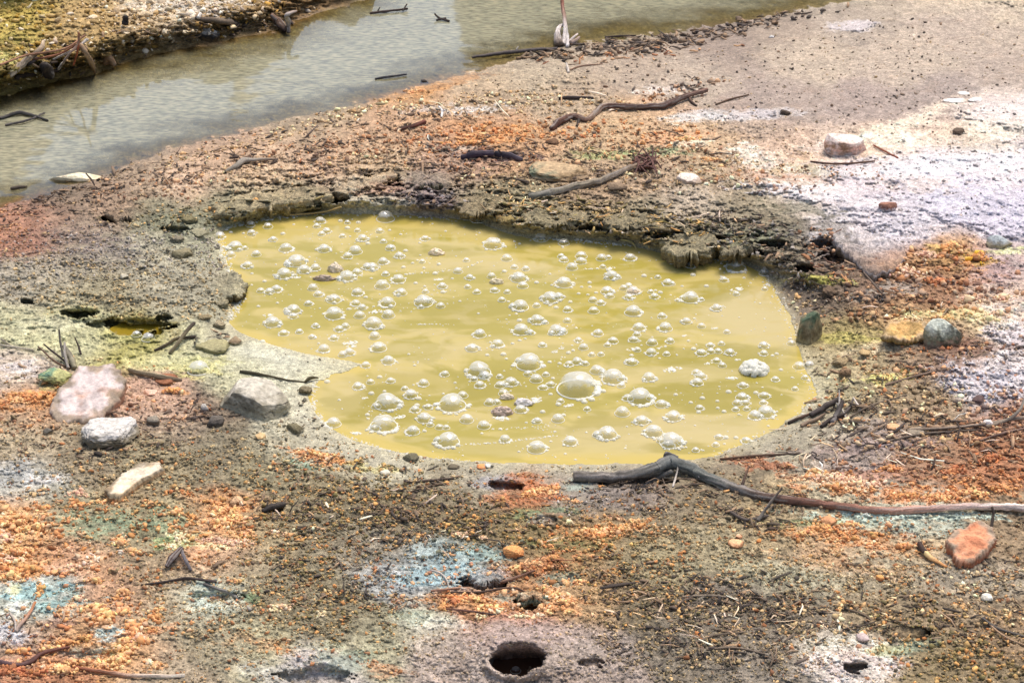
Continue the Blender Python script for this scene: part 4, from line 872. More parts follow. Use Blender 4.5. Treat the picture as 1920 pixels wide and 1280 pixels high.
def rock(name, box, label, cat, seed, top, side, stain=None, stain_shade_dir=(0, 0, -1), depth=0.8, cuts=9, rough=0.10, boxy=0.0, yaw=0.0, sink=0.25, up=0.0, group=None, lump=0.0, planes=()):
    x0, y0, x1, y1 = box
    cx, cy = (x0 + x1) / 2, (y0 + y1) / 2
    m = mpp(cx, cy)
    hw = (x1 - x0) / 2 * m; hh = (y1 - y0) / 2 * m
    e = math.asin(min(1, CAM_H / max(0.1, math.hypot(*[float(v) for v in gp(cx, cy)[:2]], CAM_H))))
    b = hw * depth
    c2 = hh * hh - (b * math.sin(e)) ** 2
    if c2 < (0.45 * hh) ** 2:
        c2 = (0.5 * hh) ** 2; b = math.sqrt(max(hh * hh - c2, 1e-8)) / math.sin(e)
    c = math.sqrt(c2) / math.cos(e)
    rs = np.random.default_rng(seed)
    V_, F_ = (ICO5 if hw > 0.06 else ICO4)
    P = V_.copy()
    if boxy:
        q = np.abs(P).max(1, keepdims=True); P = P * (1 - boxy) + P / q * boxy * 0.82
    for n_, d in planes:
        n_ = np.array(n_, float); n_ /= np.linalg.norm(n_)
        P = P - np.maximum(P @ n_ - d, 0)[:, None] * n_
    for k in range(cuts):
        n_ = rs.normal(size=3); n_[2] = abs(n_[2]) * 0.8 if k % 3 else n_[2]
        n_ /= np.linalg.norm(n_); d = rs.uniform(0.55, 0.84)
        s = P @ n_
        P = P - np.maximum(s - d, 0)[:, None] * n_ * 0.92
    P = P * (1 + 0.7 * rough * fbm3(P * 1.7 + seed, 5, seed)[:, None] + 0.35 * rough * (0.5 - np.abs(fbm3(P * 5 + seed, 4, seed + 5)))[:, None])
    if lump:
        P = P * (1 + lump * np.abs(fbm3(P * 4.5 + seed, 3, seed + 9))[:, None])
    mxy = np.abs(P).max(0); P = P / mxy
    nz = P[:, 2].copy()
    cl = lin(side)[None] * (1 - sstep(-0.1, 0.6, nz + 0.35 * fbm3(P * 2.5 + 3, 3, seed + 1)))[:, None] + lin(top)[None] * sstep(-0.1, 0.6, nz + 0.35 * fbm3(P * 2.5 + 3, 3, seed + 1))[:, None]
    if stain is not None:  # real stains, and on some boulders the shaded side painted dark
        sd = np.array(stain_shade_dir, float); sd /= np.linalg.norm(sd)
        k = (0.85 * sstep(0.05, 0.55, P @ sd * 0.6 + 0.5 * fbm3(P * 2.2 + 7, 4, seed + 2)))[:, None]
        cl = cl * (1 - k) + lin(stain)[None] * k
    cl = cl * (1 + 0.45 * fbm3(P * 8, 4, seed + 3)[:, None])
    _i, gi, gj = hz_arr(np.array([cx]), np.array([min(y1 + 6, 1450)]))
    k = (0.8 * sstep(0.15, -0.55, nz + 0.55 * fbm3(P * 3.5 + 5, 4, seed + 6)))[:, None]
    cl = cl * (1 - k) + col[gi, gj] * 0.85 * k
    crk = sstep(0.05, 0.0, np.abs(fbm3(P * 2.6 + 11, 3, seed + 7))) * sstep(.0, .3, fbm3(P * 1.3, 2, seed + 8) + .15)
    cl = np.clip(cl * (1 - 0.45 * crk)[:, None], 0.01, 0.85)
    P = P * (1 - 0.05 * crk)[:, None]
    P = P * np.array([hw, b, c])
    ca, sa = math.cos(R(yaw)), math.sin(R(yaw))
    P[:, :2] = np.stack([P[:, 0] * ca - P[:, 1] * sa, P[:, 0] * sa + P[:, 1] * ca], 1)
    me = fast_mesh(name, P, F_, cl)
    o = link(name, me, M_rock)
    z0 = hz(cx, min(y1 - 0.25 * (y1 - y0), PY1))
    zc = z0 + c * (1 - 2 * sink) * 1.0 + up
    x, y, t = gp(cx, cy, zc)
    o.location = (float(x), float(y), zc)
    tag(o, label, cat, group)
    return o

rock('boulder', (410,702,545,790), 'grey angular boulder with a dark hollow face at the edge of the yellow pool', 'boulder', 3, (196,188,170), (140,132,112), (92,86,70), (-.8,-1,-.2), depth=.85, cuts=9, rough=.10, boxy=.1, planes=[((.5,-.2,.85),.46),((-.5,-.85,.1),.46),((-.9,.1,.4),.62),((.9,-.35,.2),.8),((-.2,-.6,.8),.6)])  # stain colour here paints the shade on the front left face
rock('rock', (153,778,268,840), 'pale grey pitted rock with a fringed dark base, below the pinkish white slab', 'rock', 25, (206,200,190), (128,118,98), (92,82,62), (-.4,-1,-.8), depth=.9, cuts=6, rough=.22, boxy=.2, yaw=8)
rock('boulder', (1547,249,1630,297), 'rounded pinkish white boulder on the sand at the edge of the white crust', 'boulder', 47, (240,214,200), (214,170,150), (120,92,60), (-.7,-1,-.7), depth=.75, cuts=7, rough=.08, boxy=.5, planes=[((.1,-.15,1),.6),((.1,-1,-.1),.7)])  # lower left shadow painted in through the stain colour
rock('rock', (1488,584,1542,655), 'upright dark brown rock standing at the right edge of the yellow pool', 'rock', 58, (140,126,98), (92,80,56), (66,92,72), (-.4,-.2,1), depth=.8, cuts=7, rough=.12, boxy=.3, planes=[((-.3,-.7,.55),.5),((.7,-.6,.2),.6),((-.9,0,.3),.6)])
rock('boulder', (1729,591,1802,658), 'round grey green boulder with a dark notch on the rusty bank', 'boulder', 69, (212,214,194), (136,136,108), (58,58,44), (.9,-.8,-.4), depth=.8, cuts=8, rough=.12, boxy=.2)  # dark lower right is cavity shade painted in as the stain colour
rock('stone', (1269,325,1318,346), 'flat whitish stone lying between the white crust and the tufted stick', 'stone', 82, (228,212,196), (180,156,134), depth=.7, cuts=6, rough=.1, boxy=.4)
rock('rock', (992,301,1112,338), 'flat brown and tan rock with a dark front above the grey stick', 'rock', 93, (182,156,120), (112,88,56), (120,128,104), (-1,-.3,-.2), depth=.7, cuts=9, rough=.16, boxy=.4, yaw=6)
rock('nodule', (939,1021,983,1050), 'single bright orange lump above the teal stain', 'stone', 115, (228,162,100), (206,132,76), depth=.9, cuts=4, rough=.14, lump=.25)
rock('pebble', (221,511,241,526), 'pale lone pebble on the grey mud flat', 'pebble', 126, (186,178,156), (128,118,96), depth=.9)
rock('stone', (366,636,430,664), 'flat mossy grey stone beside the dark forked twig', 'stone', 137, (160,152,112), (104,98,66), depth=.8, cuts=7, boxy=.3, rough=.16)
rock('stone', (428,629,455,648), 'small brown stone to the right of the flat mossy grey stone', 'stone', 148, (160,138,108), (118,98,74), depth=.9)
rock('stone', (322,464,366,488), 'dark crumbly block on the mud left of the pool', 'stone', 159, (138,128,98), (84,76,52), depth=.8, boxy=.4, rough=.16)
rock('stone', (536,791,570,814), 'dark olive stone below the grey angular boulder', 'stone', 161, (112,104,78), (80,72,52), depth=.9, cuts=7)
rock('pebble', (478,811,502,824), 'tan pebble on the grey shore below the grey angular boulder', 'pebble', 172, (214,182,132), (170,138,92), depth=.9)
rock('stone', (430,928,461,951), 'pale round stone beside a dark burnt root on the front mud', 'stone', 183, (216,178,136), (120,92,66), depth=.9, lump=.1)
rock('crust_lump', (72,688,142,724), 'yellow green crusty lump behind the pinkish white slab', 'rock', 194, (190,188,130), (126,128,76), (88,130,110), (-1,.2,.5), depth=.8, rough=.2, lump=.2, sink=.2)
for (bx, lb, sd) in (((1768,183,1812,194), 'larger thin white flake lying on the sand', 5), ((1795,171,1818,179), 'small thin white flake behind the larger one on the sand', 6), ((1814,182,1844,192), 'thin white flake with a ragged right end on the sand', 7)):
    rock('salt_flake', bx, lb, 'flake', sd + 200, (242,232,222), (210,196,180), depth=1.1, cuts=4, rough=.2, sink=.3, group='thin white flakes on the sand')
rock('stone', (1851,440,1900,469), 'blue grey flat topped stone on the white crust', 'stone', 215, (176,182,180), (150,140,120), depth=.8, boxy=.4)
rock('stone', (1648,374,1682,398), 'small brown pointed lump on the white crust', 'stone', 226, (158,112,92), (110,72,58), depth=.8, cuts=8)
rock('stone', (1539,967,1573,983), 'flat orange stone below the long branch', 'stone', 237, (206,150,106), (140,98,64), depth=.8, boxy=.4)
rock('stone', (1365,1008,1398,1028), 'peach flat stone on the olive mud below the broken branch', 'stone', 248, (240,184,136), (196,132,88), depth=.9, cuts=4, rough=.14)
rock('stone', (1137,340,1176,358), 'brown flat stone under the tufted grey stick', 'stone', 259, (140,118,94), (90,76,62), depth=.8)
rock('shore_slab', (84,323,196,350), 'cream white slab lying in the near edge of the stream', 'rock', 260, (240,222,186), (204,180,136), depth=.25, cuts=4, rough=.08, sink=.45)
rock('stone', (80,800,100,816), 'small dark grey stone left of the pale grey pitted rock', 'stone', 271, (112,106,94), (72,66,56), depth=.9)
rock('stone', (1818,740,1850,762), 'dark purple pyramid stone on the right bank', 'stone', 282, (96,76,72), (66,52,50), depth=.9, cuts=12)
rock('stone', (1021,259,1048,274), 'dark round brown stone below the dark crooked branch', 'stone', 293, (110,82,58), (76,56,40), depth=.9)
rock('stone', (786,149,804,158), 'black pebble on the sandy edge of the stream', 'pebble', 301, (62,56,50), (44,40,38), depth=.9)
for bx, lb, sd in (((276,64,300,78), 'oval cream stone on the ochre far bank, nearest the water', 1), ((342,56,356,66), 'cream stone low on the far bank beside the black weathered log', 2), ((302,54,318,70), 'rounded cream stone above the oval one on the far bank', 3), ((228,58,244,66), 'pinkish stone on the far bank right of the dark peg', 4), ((165,28,186,38), 'grey white stone among the ochre gravel of the far bank', 5), ((560,12,580,22), 'pale stone at the far end of the ochre bank', 6)):
    rock('bank_stone', bx, lb, 'stone', 310 + sd, (232,212,178), (176,146,100), depth=.9, sink=.35, group='stones on the far bank')
for bx, lb, sd, tp, sdc in (((1842,786,1862,804), 'white pebble at the bottom of the rusty bank beside dry stems', 1, (226,214,206), (150,132,118)),
        ((1838,1112,1862,1128), 'cream pebble on the grey ground at the lower right', 2, (224,216,196), (150,140,120)),
        ((1605,1186,1632,1203), 'pinkish grey stone above the small burnt vent', 3, (196,176,168), (130,112,104)),
        ((1378,1000,1392,1010), 'tiny peach pebble behind the peach flat stone', 4, (238,188,146), (190,130,90)),
        ((1642,1076,1658,1090), 'upright orange pebble on the bare olive mud', 5, (240,170,100), (190,110,60)),
        ((1418,1008,1428,1020), 'tiny orange cone shaped pebble right of the peach flat stone', 6, (236,160,90), (190,110,60)),
        ((893,869,912,880), 'orange pebble at the front shore of the pool', 7, (228,156,98), (170,104,60)),
        ((905,868,922,879), 'white pebble next to the orange one at the front shore', 8, (220,218,204), (160,150,130)),
        ((755,848,786,866), 'dark crumbly lump at the front shore of the pool', 9, (106,100,78), (66,60,46)),
        ((712,880,732,892), 'pale oval pebble among green algae at the front shore', 10, (214,206,186), (150,140,116)),
        ((905,252,922,260), 'dark pebble on the orange patch of the upper bank', 11, (90,70,54), (60,46,36)),
        ((1460,205,1482,218), 'dark brown clod at the end of the pale seep', 12, (84,70,58), (54,46,40)),
        ((1786,240,1812,254), 'dark brown clod on the cream crust', 13, (96,80,66), (60,50,44)),
        ((1440,66,1454,73), 'pale grey pebble beside the dark debris line', 14, (196,192,186), (140,132,124)),
        ((1130,160,1140,166), 'small brown pebble on the sand below the stump', 15, (104,76,56), (70,52,40)),
        ((1700,800,1740,818), 'grey brown chip of stone on the gravel of the right bank', 16, (150,136,116), (96,84,68)),
        ((1660,792,1690,806), 'peach wedge stone on the gravel of the right bank', 17, (222,176,130), (150,110,76)),
        ((1610,655,1632,668), 'small round tan stone right of the upright dark brown rock', 18, (196,168,120), (130,104,70)),
        ((268,728,296,742), 'round pink stone at the right foot of the pinkish white slab', 19, (226,184,158), (170,120,90)),
        ((290,700,336,722), 'curled rust brown bark like stone above the orange crumbs', 20, (150,100,70), (100,66,46)),
        ((374,756,392,776), 'pale lavender stone in the dark rubble left of the boulder', 21, (186,178,166), (112,104,94)),
        ((275,778,302,796), 'grey stone right of the pale grey pitted rock', 22, (142,132,116), (98,88,76)),
        ((210,726,236,744), 'pink crumb stone on the rusty side of the slab', 23, (226,196,176), (176,126,100)),
        ((385,776,420,804), 'dark rubble lump at the foot of the grey angular boulder', 24, (104,96,86), (64,58,52)),
        ((838,868,862,880), 'small dark crumb stone right of the crumbly lump', 25, (110,100,80), (70,62,50)),
        ((640,716,656,726), 'dark speck stone', 26, (110,100,80), (70,62,50))):
    if sd == 26: continue
    rock('pebble' if bx[2] - bx[0] < 24 else 'stone', bx, lb, 'pebble' if bx[2] - bx[0] < 24 else 'stone', 400 + sd, tp, sdc, depth=.9, cuts=6, rough=.14, boxy=.15)

for bx, lb, sd, tp, sdc in (((338,402,372,420),'olive lumpy clod at the back left corner above the froth line',1,(128,118,84),(92,84,58)), ((352,428,392,448),'greenish grey clod on the slope at the far left shore',2,(146,140,112),(104,98,72)),
        ((318,440,346,456),'small grey clod left of the greenish grey one',3,(136,126,104),(92,86,66)), ((402,560,430,578),'muddy clod below the dark knobbly mud nose',4,(150,140,112),(100,92,66)),
        ((368,588,396,604),'brown clod above the forked twig on the left mud',5,(138,124,92),(90,80,56)), ((396,600,424,618),'tan clod between the left mud and the pool, above the flat mossy stone',6,(160,146,116),(104,94,70)),
        ((560,722,586,742),'cluster clod of dark mud where the pale shelf meets the front left bay',7,(132,120,92),(86,78,56)), ((1536,536,1572,562),'dark clod on the right shore above the upright brown rock',8,(112,92,72),(72,60,48)),
        ((1560,668,1590,690),'crusty tan clod below the upright dark brown rock',9,(176,154,116),(116,98,70)), ((1572,690,1600,712),'brown pitted clod right of the yellow stained shore',10,(138,112,84),(88,72,54)),
        ((1470,476,1502,494),'dark clod at the far right corner of the rim',11,(104,92,72),(66,58,46)), ((860,384,884,398),'wedge shaped tan clod standing in mud left of the rounded crust shelf',12,(168,150,116),(98,90,64)),
        ((935,402,972,424),'yellow stained rooty clod left of the glassy rim bubble',13,(150,130,80),(92,78,50)), ((1205,446,1236,462),'dark clod under the arching root',14,(100,88,66),(64,56,42))):
    rock('mud_clod', bx, lb, 'clod', 900 + sd, tp, sdc, depth=.9, cuts=4, rough=.3, boxy=.2, lump=.2, sink=.3)

# ------------------------------------------------------------------ overhanging crust plates of the broken rim
def plate(name, pts, thick, label, top, side, seed, up=0.006, tilt=0.0, cat='mud crust', relief=1.0, blend=0.0):
    P = np.array(pts, float)
    c = P.mean(0)
    n = 180
    Q = np.concatenate([P, P[:1]]); seg = np.linalg.norm(np.diff(Q, axis=0), axis=1); s = np.concatenate([[0], np.cumsum(seg)])
    t = np.linspace(0, s[-1], n, endpoint=False)
    ring = np.stack([np.interp(t, s, Q[:, 0]), np.interp(t, s, Q[:, 1])], 1)
    nn_ = fbm(np.cos(t / s[-1] * 6.283) * 9 + seed, np.sin(t / s[-1] * 6.283) * 9, 4, seed)
    nrm = (ring - c) / np.linalg.norm(ring - c, axis=1)[:, None]
    ring0 = ring
    ring = ring + nrm * (nn_ * 9 + (5 if cat == 'mud crust' else 1.2) * fbm(np.cos(t / s[-1] * 6.283) * 26 + seed, np.sin(t / s[-1] * 6.283) * 26, 3, seed + 20))[:, None] * np.array([1, .6]) * (0.5 if thick > .055 or cat != 'mud crust' else 1)
    rings = []
    for f in np.linspace(0.0, 1.0, 26)[1:]:
        rings.append(c + (ring0 - c) * f + (ring - ring0) * f ** 6)
    allp = np.concatenate([[c]] + rings)
    hc = np.array([hz(*p) for p in allp])
    base_h = np.percentile(hc, 70)
    z = base_h + up + tilt * (allp[:, 1] - c[1]) / 50
    x, y, _ = gp(allp[:, 0], allp[:, 1], z)
    rel = relief * (0.012 * fbm(x * 16, y * 16, 4, seed + 1) + 0.007 * fbm(x * 50, y * 50, 4, seed + 2))
    z = z + rel
    z[-n:] -= 0.006
    top_v = np.stack([x, y, z], 1)
    Vs = [top_v]
    edge = top_v[-n:]
    th = thick * (0.55 + (0.6 if cat == 'mud crust' else .3) * np.clip(0.6 + fbm(np.arange(n) * (0.16 if cat == 'mud crust' else .05), np.zeros(n) + seed, 3, seed + 3), 0, 1.4))
    cw = edge[:, :2].mean(0)
    prof_ = ((.06, -.012), (.16, -.016), (.28, .0), (.4, -.01), (.52, .012), (.64, .03), (.76, .05), (.88, .09), (1.0, .16), (1.05, .5))
    amp = 0.013 if cat == 'mud crust' else 0.006
    for q, (dz, inn) in enumerate(prof_):
        e = edge.copy()
        e[:, 2] -= dz * th
        dvec = e[:, :2] - cw; L_ = np.linalg.norm(dvec, axis=1)[:, None]
        jit = amp * fbm3(e * np.array([28, 28, 70]), 4, seed + 4) + 0.5 * amp * pn3(e * np.array([4, 4, 110]), seed + 5)
        e[:, :2] = cw + dvec * (1 - inn) + dvec / L_ * jit[:, None]
        e[:, 2] += 0.25 * amp * fbm3(e * 40, 3, seed + 6)
        Vs.append(e)
    Vv = np.concatenate(Vs)
    F4 = []; tri = []
    for k in range(n):
        tri.append((0, 1 + k, 1 + (k + 1) % n, 1 + (k + 1) % n))
    nrings = 25 + 10
    for r_ in range(nrings - 1):
        a0 = 1 + r_ * n; b0 = a0 + n
        for k in range(n):
            k2 = (k + 1) % n
            F4.append((a0 + k, b0 + k, b0 + k2, a0 + k2))
    import bmesh
    bm = bmesh.new()
    vs = [bm.verts.new(v) for v in Vv]
    for a, b, c2, _d in tri:
        bm.faces.new((vs[a], vs[b], vs[c2]))
    for f in F4:
        bm.faces.new([vs[i] for i in f])
    bmesh.ops.recalc_face_normals(bm, faces=bm.faces)
    for f in bm.faces: f.smooth = True
    me = bpy.data.meshes.new(name); bm.to_mesh(me); bm.free()
    mix = np.concatenate([np.zeros(len(top_v)), np.repeat([.3, .5, .7, .8, .9, 1, 1, 1, 1, 1], n)])
    nse = fbm3(Vv * np.array([30, 30, 60]), 4, seed + 8)
    mix = np.clip(mix + 0.4 * nse, 0, 1)[:, None]
    tc_ = np.repeat(lin(top)[None], len(Vv), 0)
    if blend:
        _h, gi, gj = hz_arr(allp[:, 0], allp[:, 1] )
        tc_[:len(top_v)] = tc_[:len(top_v)] * (1 - blend) + col[gi, gj] * blend
    if cat in ('rock', 'stone'):
        st_ = (0.7 * sstep(0.0, 0.5, fbm3(Vv * 11 + seed, 5, seed + 12)))[:, None]
        tc_ = tc_ * (1 - st_) + lin(side) * st_
        fr_ = np.concatenate([np.zeros(1), np.repeat(np.linspace(0, 1, 26)[1:], n), np.ones(10 * n)])
        _h, gi, gj = hz_arr(np.array([c[0]]), np.array([P[:, 1].max() + 5]))
        mud = (0.85 * sstep(0.62, 1.0, fr_ + 0.4 * fbm3(Vv * 22, 4, seed + 13)))[:, None]
        mix = np.clip(mix, 0, 1)
        tc_ = tc_ * (1 - mud) + col[gi, gj] * .9 * mud
    cl = (tc_ * (1 - mix) + lin(side) * mix) * (1 + 0.5 * nse[:, None])
    set_col(me, np.clip(cl, .01, .8))
    o = link(name, me, M_rock if cat in ('rock', 'stone') else M_ground)
    tag(o, label, cat)
    return o

plate('crust_plate', [(395,380),(470,362),(560,352),(618,350),(622,366),(560,378),(500,384),(440,396),(405,398)], .045, 'tan overhanging mud crust at the back left rim of the pool', (190,165,125), (118,108,74), 501, blend=.8)
plate('crust_plate', [(612,352),(690,330),(735,318),(745,328),(700,346),(640,362)], .035, 'narrow tan crust lip jutting over a dark cavity at the back rim', (188,160,122), (112,98,70), 502, blend=.8)
plate('crust_plate', [(735,318),(800,322),(862,328),(850,346),(800,346),(760,340)], .03, 'greenish crust lip over the purple stained hollow at the back rim', (140,130,100), (96,90,72), 503, blend=.8)
plate('crust_plate', [(850,372),(905,362),(945,372),(930,390),(890,400),(865,392)], .03, 'rounded tan crust shelf between the purple hollow and the mossy rim', (172,150,110), (98,86,58), 504, tilt=-.01, blend=.8)
plate('crust_plate', [(1240,452),(1275,440),(1330,440),(1352,452),(1330,470),(1290,478),(1255,474)], .05, 'wrinkled olive crust block hanging over the back right of the pool', (158,146,112), (112,100,74), 505, blend=.8)
plate('crust_plate', [(1345,452),(1395,446),(1420,456),(1400,470),(1360,474)], .035, 'small dark crust piece with a notch over the back right rim', (150,138,106), (104,92,70), 506, blend=.8)
plate('crust_plate', [(1555,413),(1600,423),(1640,438),(1692,455),(1700,480),(1668,505),(1640,512),(1612,492),(1590,476),(1566,452)], .065, 'cracked lavender grey crust edge with dark gaps below the white crust', (190,178,172), (104,94,76), 507, up=.014, relief=1.1, cat='crust ledge', blend=.8)
plate('crust_plate', [(1120,404),(1180,398),(1240,410),(1232,424),(1170,426),(1128,420)], .03, 'dark mossy crust shelf in the middle of the back rim', (150,138,104), (108,98,72), 508, blend=.8)
plate('crust_plate', [(980,398),(1040,388),(1110,396),(1100,414),(1040,420),(990,416)], .03, 'rooty brown crust shelf left of the dark mossy one on the back rim', (150,136,100), (106,94,66), 509, blend=.8)
plate('crust_plate', [(380,520),(440,512),(462,530),(452,552),(410,560),(385,545)], .03, 'dark knobbly mud nose jutting into the pool from the left', (128,116,84), (96,86,58), 510, blend=.8)
plate('crust_plate', [(195,396),(240,388),(272,398),(262,408),(220,408)], .025, 'thin grey crust lip over a dark slot on the left bank', (150,132,108), (96,88,70), 511, blend=.8)
plate('crust_plate', [(1655,1180),(1700,1168),(1745,1176),(1735,1188),(1690,1192)], .02, 'dark ragged crust lip over a slot above the pale vent', (120,100,80), (66,56,48), 512, blend=.8)
plate('crust_plate', [(880,1074),(915,1068),(945,1078),(930,1090),(895,1092)], .02, 'grey crust lip over the pit beside the teal stain', (160,156,150), (100,92,84), 513, blend=.8)
plate('crust_plate', [(970,1116),(990,1108),(1016,1116),(1022,1128),(1000,1120),(975,1126)], .018, 'pale green arched crust over a dark hole in the front ground', (176,190,160), (110,120,100), 514, blend=.8)

plate('rock_slab', [(146,684),(214,680),(236,712),(222,746),(196,772),(166,788),(104,790),(92,766),(108,728),(126,712)], .075, 'broad pinkish white tilted slab with a rusty right side', (210,194,186), (176,132,104), 520, up=.04, tilt=-.03, cat='rock', relief=.28)
plate('stone_bar', [(196,916),(236,882),(262,864),(300,866),(304,878),(270,896),(242,914),(224,930),(204,928)], .04, 'long whitish bar of stone lying slantwise on the olive front mud', (222,206,180), (206,166,120), 521, up=.022, cat='stone', relief=.3)
plate('crust_rock', [(1653,630),(1664,608),(1696,597),(1736,603),(1738,626),(1712,634),(1680,636)], .028, 'low yellow brown crust with a dark gap below, left of the round grey green boulder', (214,172,110), (140,120,74), 522, up=.028, cat='rock')
plate('rock', [(1775,1010),(1790,992),(1815,986),(1834,975),(1862,984),(1867,1006),(1850,1030),(1822,1050),(1792,1048),(1788,1028)], .06, 'orange red smooth rock beside the pale end of the long branch', (214,150,112), (170,104,72), 523, up=.035, tilt=-.012, cat='rock', relief=.6)

# ------------------------------------------------------------------ branches, sticks and twigs
def tube_mesh(name, paths, seed=0, nside=12, knobs=0.16):
    nside0 = nside
    """paths: list of (points [(px,py,up)], radii in survey units, colours [(r,g,b),...])"""
    Vs, Fs, Cs, o = [], [], [], 0
    for q, (pts, rad, cols) in enumerate(paths):
        W3 = np.array([at(p[0], p[1], 0)[:] if len(p) == 2 else at(p[0], p[1], 0)[:] for p in pts])
        m = np.array([mpp(p[0], p[1]) for p in pts])
        ups = np.array([p[2] if len(p) > 2 else 0.0 for p in pts]) * m       # lift given in survey units
        rr = np.interp(np.linspace(0, 1, len(pts)), np.linspace(0, 1, len(rad)), rad) * m
        # raise along the viewing ray's level so the mark stays on its place
        W3 = []
        for p, u_, r_ in zip(pts, ups, rr):
            z = hz(p[0], p[1]) + u_ + r_ * 0.7
            x, y, _ = gp(p[0], p[1], z); W3.append((float(x), float(y), z))
        W3 = np.array(W3)
        # resample
        seg = np.linalg.norm(np.diff(W3, axis=0), axis=1); s = np.concatenate([[0], np.cumsum(seg)])
        big = max(rad) > 6
        nside = 22 if big else nside0
        n = int(np.clip(s[-1] / max(rr.mean() * (0.3 if big else 0.6), 0.002), 8, 420))
        t = np.linspace(0, s[-1], n)
        if len(W3) > 2:
            # Catmull-Rom through the marks
            Pm = np.concatenate([[2 * W3[0] - W3[1]], W3, [2 * W3[-1] - W3[-2]]])
            k = np.clip(np.searchsorted(s, t, side='right') - 1, 0, len(W3) - 2)
            u = ((t - s[k]) / (s[k + 1] - s[k] + 1e-9))[:, None]
            a, b, c, d = Pm[k], Pm[k + 1], Pm[k + 2], Pm[k + 3]
            C = 0.5 * (2 * b + (c - a) * u + (2 * a - 5 * b + 4 * c - d) * u ** 2 + (3 * b - a - 3 * c + d) * u ** 3)
        else:
            C = np.stack([np.interp(t, s, W3[:, i]) for i in range(3)], 1)
        rad_ = np.interp(t, s, rr) * (1 + knobs * fbm(t * 30 + seed, t * 0 + q, 3, seed + q)) * (1 + 0.10 * fbm(t * 110, t * 0 + q, 3, seed + 7))
        C = C + 0.25 * rad_[:, None] * np.stack([fbm(t * 18 + i * 5, t * 0 + q, 3, seed + 30 + i) for i in range(3)], 1)
        T = np.gradient(C, axis=0); T /= np.linalg.norm(T, axis=1)[:, None] + 1e-9
        U = np.cross(T, [0, 0, 1.0]); U /= np.linalg.norm(U, axis=1)[:, None] + 1e-9
        Wv = np.cross(U, T)
        an = np.linspace(0, 2 * np.pi, nside, endpoint=False)
        prof = 1 + 0.22 * fbm(np.cos(an)[None, :] * 1.2 + t[:, None] * 9, np.sin(an)[None, :] * 1.2 + seed, 3, seed + 50)
        ring = C[:, None, :] + (U[:, None, :] * np.cos(an)[None, :, None] + Wv[:, None, :] * np.sin(an)[None, :, None]) * (rad_[:, None] * prof * (1 + (0.10 * fbm(np.cos(an)[None, :] * 6 + 3 + 0 * t[:, None], np.sin(an)[None, :] * 6 + t[:, None] * 3, 4, seed + 62) if big else 0)))[..., None]
        V_ = np.concatenate([ring.reshape(-1, 3), [C[0] - T[0] * rad_[0] * .3, C[-1] + T[-1] * rad_[-1] * .6]])
        i = np.arange(n * nside).reshape(n, nside); j = np.roll(i, -1, 1)
        F_ = np.stack([i[:-1], j[:-1], j[1:], i[1:]], -1).reshape(-1, 4)
        e0, e1 = n * nside, n * nside + 1
        caps = np.concatenate([np.stack([i[0], np.full(nside, e0), np.full(nside, e0), j[0]], -1), np.stack([i[-1], j[-1], np.full(nside, e1), np.full(nside, e1)], -1)])
        cl = lin(cols)
        cc = np.stack([np.interp(t / s[-1], np.linspace(0, 1, len(cl)), cl[:, k]) for k in range(3)], 1) if len(cl) > 1 else np.repeat(cl, n, 0)
        streak = fbm(np.cos(an)[None, :] * 3 + 0 * t[:, None], np.sin(an)[None, :] * 3 + t[:, None] * 5, 5, seed + 60) + 0.8 * fbm(np.cos(an)[None, :] * 2 + t[:, None] * 26, np.sin(an)[None, :] * 2 + 0 * t[:, None], 4, seed + 61)
        grain = fbm(np.cos(an)[None, :] * 6 + 3 + 0 * t[:, None], np.sin(an)[None, :] * 6 + t[:, None] * 3, 4, seed + 62)
        crack = sstep(0.07, 0.0, np.abs(grain)) if big else 0 * grain
        Cc = np.repeat(cc[:, None, :], nside, 1) * (1 + 0.6 * streak[..., None] + 0.3 * grain[..., None]) * (1 - 0.5 * crack)[..., None]
        if big:
            pat = sstep(0.1, 0.45, fbm(np.cos(an)[None, :] * 1.5 + t[:, None] * 7, np.sin(an)[None, :] * 1.5 + 9, 5, seed + 63))[..., None]
            Cc = Cc * (1 - .6 * pat) + np.array([.36, .32, .28]) * .6 * pat
        Cc = np.concatenate([Cc.reshape(-1, 3), cc[:1] * .8, cc[-1:] * .8])
        Vs.append(V_); Fs.append(F_ + o); Fs.append(caps[:, [0, 1, 3, 3]] * 0 + caps + o); Cs.append(Cc); o += len(V_)
    Vv, Fv, Cv_ = np.concatenate(Vs), np.concatenate(Fs), np.clip(np.concatenate(Cs), .008, .8)
    me = bpy.data.meshes.new(name)
    faces = [tuple(dict.fromkeys(f)) for f in Fv.tolist()]
    me.from_pydata(Vv.tolist(), [], faces)
    me.polygons.foreach_set("use_smooth", np.ones(len(faces), bool))
    me.update()
    set_col(me, Cv_)
    return me

def stick(name, paths, label, cat, seed, parts=(), group=None):
    """paths[0] is the thing itself; parts: list of (part name, paths) that hang on it"""
    o = link(name, tube_mesh(name, paths, seed), M_wood)
    tag(o, label, cat, group)
    for k, (pn_, pp) in enumerate(parts):
        link(pn_, tube_mesh(pn_, pp, seed + 100 + k, 6), M_wood, o)
    return o

GREY = (150,142,130); BROWN = (96,72,56); DARK = (60,50,44); PALE = (212,200,186); RED = (130,90,74)
